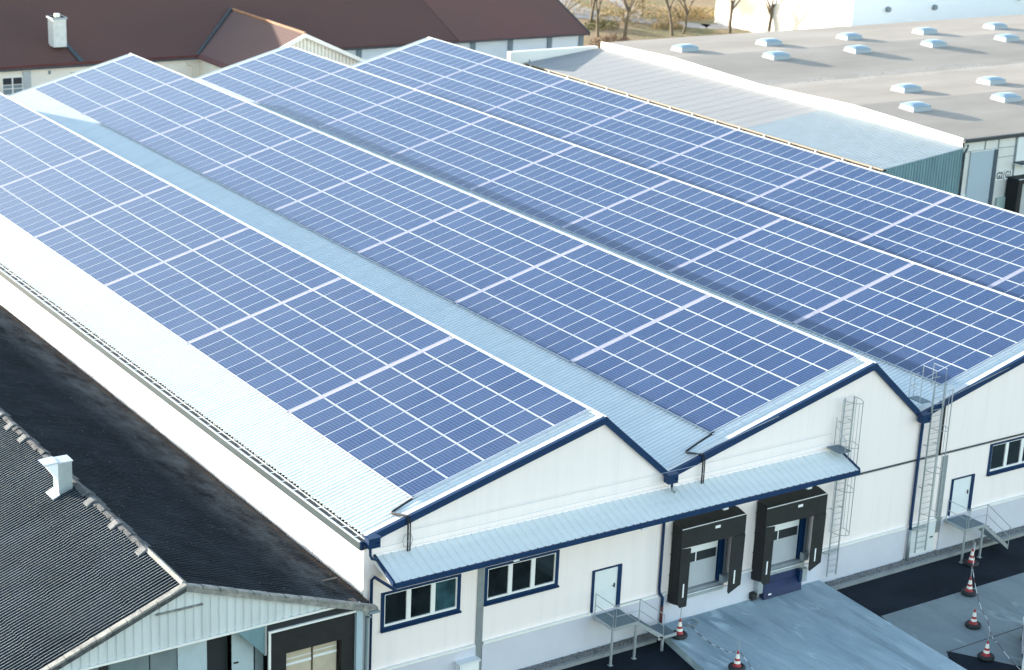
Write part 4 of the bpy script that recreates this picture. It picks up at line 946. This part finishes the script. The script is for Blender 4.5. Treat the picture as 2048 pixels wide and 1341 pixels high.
ds = hpart(MB().box(77.4, 77.9, 37.9, 39.1, G, -3.35).box(77.9, 82, 37.9, 39.1, -3.75, -3.35).box(81.6, 82, 37.9, 39.1, G, -3.75), 'dock_shelter', M['black'])
MB().box(77.95, 81.5, 38.6, 38.7, G, -3.8).build('door', M['dock_door'], ds)
MB().tube([(77.4, 37.88, -3.36), (82, 37.88, -3.36)], .03, 5).build('edge_rail', M['white'], ds)
def sign(txt, x):
    s = thing('door_sign', 'white door sign reading %s beside the roller shutter' % txt, 'sign', (x, 39.05, -3.2), 'white signs with gate numbers')
    pl_ = MB().box(-.42, .42, 0, .03, -.36, .36).build('plate', M['white'], s)
    cu = bpy.data.curves.new('letters', 'FONT'); cu.body = txt; cu.size = .66; cu.align_x = 'CENTER'; cu.align_y = 'CENTER'; cu.extrude = .004; cu.offset = .022
    tmp = bpy.data.objects.new('tmp_text', cu); COL.objects.link(tmp); dg = bpy.context.evaluated_depsgraph_get()
    me = bpy.data.meshes.new_from_object(tmp.evaluated_get(dg)); bpy.data.objects.remove(tmp)
    me.materials.clear(); me.materials.append(M['cable']); lo = bpy.data.objects.new('lettering', me); COL.objects.link(lo); lo.parent = s
    lo.rotation_euler = (R(90), 0, 0); lo.location = (0, -.012, 0); lo.scale = (.86, 1.12, 1)
sign('G2', 76.42); sign('G1', 77.40)
# skylights
SK = [(76.2, 78.2), (86.6, 78.2), (97.2, 78.2), (107.8, 78.2), (118.3, 78.2), (82.0, 71.9), (92.3, 71.9), (102.6, 71.9), (113.1, 71.9), (81.8, 55.0), (92.1, 54.8), (76.3, 48.5), (87.0, 48.5)]
def sky_proto():
    t = thing('skylight', '', 'skylight'); a, b = .98, .72
    cb_ = MB(); n = len(cb_.v)
    v0 = [(-a-.12, -b-.12, -.06), (a+.12, -b-.12, -.06), (a+.12, b+.12, -.06), (-a-.12, b+.12, -.06)]; v1 = [(-a, -b, .36), (a, -b, .36), (a, b, .36), (-a, b, .36)]
    cb_.v += v0+v1; cb_.f += [(0, 1, 5, 4), (1, 2, 6, 5), (2, 3, 7, 6), (3, 0, 4, 7), (4, 5, 6, 7)]; cb_.m += [0]*5
    cb_.build('curb', M['curb'], t)
    MB().box(-a-.05, a+.05, -b-.05, b+.05, .362, .41).build('rim', M['dome'], t)
    d = MB(); nx, ny = 12, 8
    for i in range(nx+1):
        for j in range(ny+1):
            u, v = -1+2*i/nx, -1+2*j/ny; h = .19*(1-abs(u)**3.2)**.7*(1-abs(v)**2.6)**.7; d.v.append((u*a, v*b, .41+h))
    for i in range(nx):
        for j in range(ny): q = i*(ny+1)+j; d.f.append((q, q+ny+1, q+ny+2, q+1)); d.m.append(0)
    d.build('dome', M['dome'], t, smooth=True); return t
SKL = ['leftmost', 'second from left', 'third from left', 'fourth from left', 'rightmost']
sp0 = None
for q, (x, y) in enumerate(SK):
    c = sky_proto() if sp0 is None else copy_tree(sp0); sp0 = sp0 or c
    c.location = (x, y, rz_(y)); sl_ = (rz_(y+.1)-rz_(y-.1))/.2; c.rotation_euler = (math.atan(sl_), 0, 0)
    if q < 5: lb = '%s skylight in the farthest row on the flat roof' % SKL[q]
    elif q < 9: lb = '%s skylight in the second farthest row on the flat roof' % ['leftmost', 'second', 'third', 'rightmost'][q-5]
    elif q < 11: lb = '%s skylight in the second nearest row on the flat roof' % ['left', 'right'][q-9]
    else: lb = '%s skylight in the row nearest the hall front edge' % ['left', 'right'][q-11]
    c['label'] = lb; c['group'] = 'domed skylights on the flat roof'

# ================================================================== LEAN-TO
P0 = Vector((63.6, 38.9, G)); lt = thing('lean_to', 'low lean-to with pale sloping metal roof between warehouse and flat roofed hall', 'lean-to', P0); LI = Matrix.Translation(-P0)
def lpart(mb, name, m, parent=lt):
    o = mb.build(name, m, parent)
    if parent is lt: o.matrix_parent_inverse = LI
    return o
xa, za, xb, zb = 63.6, -1.5, 71.98, -.60
lpart(ribs(xa, za, xb, zb, 38.9, 54.6, .30, .05, .4, .1), 'ribbed_roof', M['lean_rib'])
mb = MB(); mb.face([(xa, 54.6, za+.02), (xb, 54.6, zb+.02), (xb, 86.2, zb+.02), (xa, 86.2, za+.02)])
for y in range(0, 22): yy = 56+y*1.45; mb.face([(xa, yy, za+.05), (xb, yy, zb+.05), (xb, yy+.05, zb+.05), (xa, yy+.05, za+.05)])
lpart(mb, 'flat_sheet_roof', M['lean'])
lpart(MB().box(xa-.14, xa-.02, 38.9, 86.2, za-.05, za+.045), 'eave_trim', mat('tan_trim', (.34, .28, .20), .6))
for k in range(16): lpart(MB().box(xa-.24, xa-.14, 40+k*3, 40.12+k*3, za-.16, za+.0), 'bracket', M['light_fix'])
def cl2():
    mb = MB(); x = xa+.3; pr = []
    while x < xb-.1: pr += [(x, 0), (x+.14, 0), (x+.17, .05), (x+.27, .05)]; x += .30
    for (xx, d) in pr: zt = za+(zb-za)*(xx-xa)/(xb-xa)-.02; mb.v += [(xx, 38.95+d, G), (xx, 38.95+d, zt)]
    for i in range(len(pr)-1): mb.f.append((2*i, 2*i+2, 2*i+3, 2*i+1)); mb.m.append(0)
    return mb
lpart(cl2(), 'end_wall', M['teal'])
lpart(MB().box(xa, xa+.12, 39.3, 86.2, G, za-.02), 'side_wall', mat('gap_shade_wall', (.035, .028, .022), .9))  # near-black colour paints the shade of the gap onto this wall
lpart(MB().box(xa-.2, xa+.5, 38.8, 39.1, za-.42, za-.18), 'eave_end', M['grey_wall'])
lpart(MB().box(61.9, 72, 86.25, 86.8, G, -.40), 'far_parapet', M['white_bright'])
lpart(MB().tube([(64.0, 86.1, -1.2), (64.0, 86.1, -2.4)], .05, 6), 'pipe', M['grey_wall'])

# ================================================================== RED ROOFED BUILDING
P0 = Vector((16, 97.5, G)); rb = thing('tiled_building', 'long cream building with dark red tiled roof and a gabled wing', 'building', P0); RI = Matrix.Translation(-P0)
def rpart(mb, name, m, parent=rb):
    mb.v = [(x*1.0343+1.166, y*1.0343+1.919, z*1.0343-.966) for x, y, z in mb.v]  # building scaled up about the camera position, so it sits farther back and lower
    o = mb.build(name, m, parent)
    if parent is rb: o.matrix_parent_inverse = RI
    return o
E0, EZ, SL = 97.0, -1.0, .427
rx0, rx1, rxm = -25, 78.6, 62.9
top_y = 108.5
def rzf(y): return EZ+(y-E0)*SL
m1 = MB(); m1.prism([(E0, EZ), (top_y, rzf(top_y)), (top_y, rzf(top_y)-.2), (E0, EZ-.2)], 'x', rx0, rxm-.01); rr1 = rpart(m1, 'roof', M['tile'])
m1 = MB(); m1.prism([(E0-.2, EZ-.05), (top_y, rzf(top_y)+.03), (top_y, rzf(top_y)-.2), (E0-.2, EZ-.25)], 'x', rxm, rx1); rpart(m1, 'roof', M['tile_red'], rb)
m1 = MB(); m1.prism([(top_y+.01, rzf(top_y)), (top_y*2-E0, EZ), (top_y*2-E0, EZ-.2), (top_y+.01, rzf(top_y)-.2)], 'x', rx0, rx1); rpart(m1, 'roof', M['tile'])
rpart(MB().box(rx0, 35.3, E0-.12, E0+.35, EZ-.10, EZ+.17), 'eave_course', M['tile_edge'])
rpart(MB().tube([(rx0, E0-.18, EZ-.15), (35.3, E0-.18, EZ-.15)], .09, 6), 'gutter', M['ridge_dark'])
rpart(MB().tube([(48.7, E0-.28, EZ-.2), (rx1, E0-.32, EZ-.2)], .08, 6), 'gutter', M['ridge_dark'])
rpart(MB().prism([(E0-.25, EZ-.0), (top_y, rzf(top_y)+.06), (top_y, rzf(top_y)-.3), (E0-.25, EZ-.35)], 'x', rx1+.002, rx1+.15), 'verge_board', M['ridge_dark'])
wl = MB(); wl.box(rx0+.3, 48.5, E0+.35, E0+.6, G, EZ-.05); rpart(wl, 'wall', M['cream'])
wl = MB(); wl.box(48.5, rx1-.3, E0+.35, E0+.6, G, EZ-.15); rpart(wl, 'wall', M['door']); wl = MB().prism([(E0+.6, G), (2*top_y-E0-.6, G), (2*top_y-E0-.6, EZ), (top_y, rzf(top_y)-.25), (E0+.6, EZ-.1)], 'x', rx1-.55, rx1-.3); rpart(wl, 'gable_wall', M['door'])
for px_ in (51.94, 60.12, 64.81, 69.27, 74.04, 78.0): rpart(MB().box(px_-.25, px_+.3, E0+.22, E0+.34, -3.5 if px_ > 55 else -2.4, EZ-.32), 'pilaster', M['grey_wall'])
rpart(MB().box(56.0, 59.0, E0+.2, E0+.34, -2.2, -1.65), 'sign_board', M['ledge'])
rpart(MB().box(19.1, 19.8, E0+.22, E0+.34, G, -1.4), 'downpipe', M['galv'])
rpart(MB().box(23.4, 24.3, E0+.10, E0+.34, -3, -1.75), 'wall_box', M['galv']); rpart(MB().box(29.6, 30.1, E0+.2, E0+.34, -2.1, -1.6), 'vent', M['dark'])
rpart(MB().box(21.4, 21.6, E0+.28, E0+.34, -1.8, -1.5), 'vent', M['grey_wall'])
for wx in (17.35, 8., -1., -10.):
    wv = rpart(MB().box(wx-.1, wx+1.75, E0+.26, E0+.34, -3.4, -1.75), 'window', M['white_bright'])
    for (a, b) in ((0, .75), (.9, 1.65)):
        for (c, d, mm) in ((-2.45, -1.9, 'dark'), (-2.78, -2.52, 'grey_wall'), (-3.3, -2.86, 'grey_wall')): rpart(MB().box(wx+a, wx+b, E0+.22, E0+.262, c, d), 'pane', M[mm], wv)
# wing towards the camera: ridge x=41.85
wx0, wx1, wxm = 35.2, 48.5, 41.85; wy = 89.0; wzr = EZ+(wxm-wx0)*.436
def ymeet(z): return E0+(z-EZ)/SL
w1 = MB()
w1.face([(wx0-.2, wy, EZ-.09), (wx0-.2, E0, EZ-.09), (wxm, ymeet(wzr)+.3, wzr+.04), (wxm, wy, wzr+.04)])
w1.face([(wx0-.2, wy, EZ-.29), (wxm, wy, wzr-.16), (wxm, wy, wzr+.04), (wx0-.2, wy, EZ-.09)])
wf = rpart(w1, 'wing_roof', M['tile_wing'])
w1 = MB(); w1.face([(wxm, wy, wzr+.04), (wxm, ymeet(wzr)+.3, wzr+.04), (wx1+.2, E0, EZ-.09), (wx1+.2, wy, EZ-.09)]); w1.box(wxm-.1, wxm, wy, wy+.1, wzr-.1, wzr); rpart(w1, 'wing_roof', M['tile'])
rpart(MB().tube([(wxm, wy-.05, wzr+.07), (wxm, ymeet(wzr)+.2, wzr+.07)], .13, 8), 'ridge_tiles', M['ridge_tile'], wf)
rpart(MB().prism([(wx0-.22, EZ-.02), (wx0+.3, EZ+.2), (wx0+.3, EZ+.1), (wx0-.22, EZ-.12)], 'y', wy, E0-.2), 'eave_course', M['tile_edge'], wf)
rpart(MB().tube([(wx0-.1, ymeet(EZ), EZ+.02), (wxm-.1, ymeet(wzr), wzr+.10)], .16, 6), 'valley_flashing', M['ridge_dark'], wf)
for s in (-1, 1):
    xe = wx0-.25 if s < 0 else wx1+.25
    rpart(MB().prism([(xe, EZ-.10), (wxm+s*.001, wzr+.07), (wxm+s*.001, wzr-.28), (xe, EZ-.45)], 'y', wy-.14, wy-.02), 'barge_board', M['white_bright'])
w2 = MB(); w2.prism([(wx0+.3, G), (wx1-.3, G), (wx1-.3, EZ-.15), (wxm, wzr-.2), (wx0+.3, EZ-.15)], 'y', wy+.35, wy+.5); w2.box(wx0+.3, wx0+.5, wy+.5, E0+.3, G, EZ-.2)
rpart(w2, 'wing_wall', M['cream'])
bd_ = MB(); x = wx0+.5
while x < wx1-.5: bd_.box(x, x+.10, wy+.31, wy+.349, EZ-1.2, wzr-.4-abs(x-wxm)*.436); x += .36
rpart(bd_, 'gable_boards', mat('weathered_boards', (.62, .60, .54), .8, var=.25, scale=2))
rpart(MB().box(wx0+.26, wx0+.299, wy+1.5, wy+3.6, -2.6, -1.6), 'window', M['dark'])
rpart(MB().tube([(34.2, E0+.1, -1.3), (34.4, E0+.15, -1.7), (34.9, E0+.2, -1.9), (34.9, E0+.2, G)], .07, 6), 'downpipe', M['cream'])
cm_ = rpart(MB().box(22.55, 23.72, 98.9, 100.2, .2, 2.75), 'chimney', mat('white_chimney', (.62, .63, .62), .7, var=.15, scale=3))
rpart(MB().box(22.9, 23.3, 99.2, 99.6, 2.75, 3.05), 'chimney_pot', M['white_bright'], cm_); rpart(MB().box(22.45, 23.82, 98.8, 100.3, 2.60, 2.75), 'chimney_cap', M['curb'], cm_)
rpart(MB().prism([(24.1, 98.75+.0), (24.45, 98.75), (25.0, 97.0), (24.65, 97.0)], 'z', -2, -1.9), 'gutter_strip', M['grey_wall'])
ld = MB(); ld.face([(23.75, 100.6, rzf(100.6)+.06), (24.1, 100.6, rzf(100.6)+.06), (24.55, 97.0, rzf(97.0)+.19), (24.15, 97.0, rzf(97.0)+.19)]); rpart(ld, 'roof_ladder', M['gutter'])
tag(MB().prism([(29, 90.0), (36.2, 90.0), (36.2, 91.5), (29, 91.5)], 'z', G, -2.55).build('low_roof', M['white_bright']), 'small flat white roof in the gap behind the warehouse', 'roof')

# ================================================================== WHITE HALL far right
P0 = Vector((128.4, 110, G)); wh2 = thing('white_hall', 'big plain white hall standing beyond the flat roof', 'hall', P0); I = Matrix.Translation(-P0)
for nm, mb_, mm in (('side_wall', MB().face([(128.4, 136, G), (128.4, 110, G), (128.4, 110, 1.2), (128.4, 136, 1.2)]), M['white_bright']),
                    ('front_wall', MB().face([(128.4, 110, G), (215, 110, G), (215, 110, 1.2), (128.4, 110, 1.2)]), mat('hall_front_shade', (.70, .78, .84), .6, var=.05, scale=.1)),  # light blue tint puts this side's shade into the white wall colour
                    ('back_wall', MB().face([(215, 110, G), (215, 136, G), (215, 136, 1.2), (215, 110, 1.2)]).face([(215, 136, G), (128.4, 136, G), (128.4, 136, 1.2), (215, 136, 1.2)]), M['white_bright']),
                    ('roof', MB().box(128.3, 215.1, 109.9, 136.1, 1.2, 1.35), M['curb'])):
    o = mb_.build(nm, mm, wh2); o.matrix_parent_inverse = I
for (x, z) in ((134.3, -3.0), (142.5, -3.1), (158, -2.5)):
    o = MB().tube([(x, 109.98, z), (x, 109.6, z)], .35, 10).build('wall_vent', M['grey_wall'], wh2); o.matrix_parent_inverse = I

# ================================================================== WHITE CAR at the right edge
def car():
    t = thing('parked_car', 'white car parked at the right edge beyond the cones', 'car', (24.95, -10.85, G)); t.rotation_euler = (0, 0, math.atan2(-.66, -.75))
    mb = MB(); L = 2.25; W_ = .88
    prof = [(-L, .35), (-L-.02, .62), (-L+.25, .86), (-1.1, .95), (-.55, 1.36), (.75, 1.42), (1.5, 1.1), (2.05, 1.0), (L, .75), (L, .35)]
    rings = [(-W_, .0), (-W_+.06, .05), (W_-.06, .05), (W_, .0)]
    def pr(h, infl): return [(x, z if z < .9 else z-(1-infl)*(z-.9)*.04) for x, z in prof]
    n = len(prof); ys = [-W_, -W_+.07, W_-.07, W_]; ins = [.06, 0, 0, .06]
    for y, i_ in zip(ys, ins):
        for (x, z) in prof:
            zz = z-(i_ if z > .5 else 0); yy = y*(1-.16*max(0, (z-.9))/.5); mb.v.append((x*(1-i_*.3), yy, zz))
    for r_ in range(3):
        for k in range(n-1): mb.f.append((r_*n+k, r_*n+k+1, (r_+1)*n+k+1, (r_+1)*n+k)); mb.m.append(0)
    mb.f.append(tuple(range(n))); mb.f.append(tuple(range(3*n, 4*n))[::-1]); mb.m += [0, 0]
    b = mb.build('body', mat('car_white', (.75, .77, .80), .2), t, smooth=False)
    for s in (-1, 1):
        MB().face([(-.85, s*(W_-.005), .98), (-.5, s*(W_-.11), 1.27), (.7, s*(W_-.115), 1.32), (1.25, s*(W_-.01), 1.0)]).build('side_window', M['glass'], b)
    MB().face([(-1.12, -.72, .975), (-1.12, .72, .975), (-.62, .62, 1.36), (-.62, -.62, 1.36)]).build('windscreen', M['glass'], b)
    for x in (-1.4, 1.35):
        for s in (-1, 1):
            wh_ = MB().tube([(x, s*(W_-.2), .33), (x, s*(W_+.01), .33)], .33, 18).build('wheel', M['rubber'], t); MB().tube([(x, s*(W_+.0), .33), (x, s*(W_+.02), .33)], .2, 12).build('rim', M['galv'], wh_)
    for s in (-1, 1): MB().box(-L-.03, -L+.1, s*.7-.15, s*.7+.15, .58, .70).build('headlight', M['dome'], b)
car()

# ================================================================== TREES
def tree(x, y, h, label, seed, dense=1., spread=1.):
    rg = random.Random(seed); t = thing('bare_tree', label, 'tree', (x, y, G), 'bare trees beyond the red roof'); tr = MB(); cr = MB()
    def grow(p, d, L, r, lv):
        p = Vector(p); pts = [p]; q = p.copy(); dd = d.copy()
        for k in range(3): dd = (dd+Vector((rg.uniform(-.13, .13), rg.uniform(-.13, .13), rg.uniform(-.02, .12)))).normalized(); q = q+dd*L/3; pts.append(q.copy())
        tr.tube(pts, r, 6 if lv < 2 else 4, 0, r*.55, False)
        if lv >= 4: 
            for _ in range(int(10*dense)):
                e = q+Vector((rg.gauss(0, .45), rg.gauss(0, .45), rg.gauss(0, .4)))*spread; s = rg.uniform(.05, .16); a = Vector((rg.uniform(-1, 1), rg.uniform(-1, 1), rg.uniform(-1, 1))).normalized()*s*2; b_ = Vector((rg.uniform(-1, 1), rg.uniform(-1, 1), rg.uniform(-1, 1))).normalized()*s*.5
                cr.face([e-a, e+b_, e+a, e-b_])
            return
        for _ in range(rg.choice((2, 3, 3)) if lv else 4):
            f = rg.uniform(.45, 1.); b0 = pts[1].lerp(pts[3], f); nd = (dd+Vector((rg.uniform(-.8, .8), rg.uniform(-.8, .8), rg.uniform(-.05, .55)))*spread).normalized(); grow(b0, nd, L*rg.uniform(.55, .8), r*.5, lv+1)
    grow((0, 0, -.1), Vector((rg.uniform(-.1, .1), rg.uniform(-.1, .1), 1)).normalized(), h*.36, h*.022, 0)
    tr.build('trunk', M['bark'], t); cr.build('crown', M['twig'], t)
for q, (x, y, h, lb, de) in enumerate(((112.3, 142.2, 11, 'bare tree leaning just right of the red roof corner', 1.2), (107.3, 128.2, 12, 'bare multi-stemmed tree left of centre in the grassy gap', .8), (105.6, 131.5, 10, 'thin bare tree behind the red roof corner', .8),
        (115.9, 129.4, 11, 'bare tree with tan crown in the middle of the grassy gap', 1.3), (118.4, 130.2, 9, 'low bare tree right of the tan crowned tree', 1.2), (124.7, 128.4, 12, 'slender bare tree left of the white hall side wall', .25), (127.8, 124.4, 12, 'slender bare tree in front of the white hall side wall', .2),
        (127.0, 150, 12, 'tan bushy tree far behind beside the white hall', 2.2), (121, 154, 12, 'tan bushy tree at the top edge of the photo', 2.2), (113.5, 158, 10, 'tan tree behind the road at the top edge', 1.6))):
    tree(x, y, h, lb, 11+q, de*1.7)
def shrub(x, y, r, label, m, seed):
    rg = random.Random(seed); t = thing('shrub', label, 'shrub', (x, y, G), 'dry shrubs in the grassy gap'); c = MB(); s_ = MB()
    for _ in range(1100):
        a = rg.uniform(0, 6.28); rad = r*rg.random()**.5; z = rg.uniform(0, 1)*r*.75*(1-.6*(rad/r)**2); e = Vector((rad*math.cos(a)*1.5, rad*math.sin(a), z)); s = rg.uniform(.05, .15)
        u = Vector((rg.uniform(-1, 1), rg.uniform(-1, 1), rg.uniform(-.2, 1))).normalized()*s*1.6; v = Vector((rg.uniform(-1, 1), rg.uniform(-1, 1), rg.uniform(-1, 1))).normalized()*s*.5; c.face([e-u, e+v, e+u, e-v])
    for _ in range(14): s_.tube([(0, 0, 0), (rg.uniform(-1, 1)*r, rg.uniform(-.8, .8)*r, r*.6)], .03, 4)
    s_.build('stems', M['bark'], t); c.build('foliage', m, t)
shrub(133.5, 124.5, 1.6, 'orange brown shrub at the foot of the white hall', mat('rust_shrub', (.30, .14, .05), .9, var=.4, scale=3), 5)
shrub(129.5, 141.0, 2.2, 'tan shrub at the far end of the white hall', M['tanbush'], 6)
shrub(103.2, 125.5, 2.0, 'reddish brown shrub right beside the red roof building', mat('red_shrub', (.26, .15, .09), .9, var=.4, scale=3), 8)
for q, (x, y, r, lb) in enumerate(((117, 141, 3.0, 'golden shrub behind the tan crowned tree'), (122, 146, 3.4, 'big golden shrub right of the pale path'), (126.5, 141, 2.6, 'golden shrub near the corner of the white hall'),
        (113.5, 150, 3.0, 'golden shrub beyond the leaning bare tree'), (119.5, 135, 1.6, 'low golden shrub between the path and the flat roof'))): shrub(x, y, r, lb, M['tanbush'], 20+q)
shrub(110.2, 137.0, 1.8, 'olive shrub beneath the leaning bare tree', mat('olive_shrub', (.15, .15, .05), .9, var=.4, scale=3), 9)
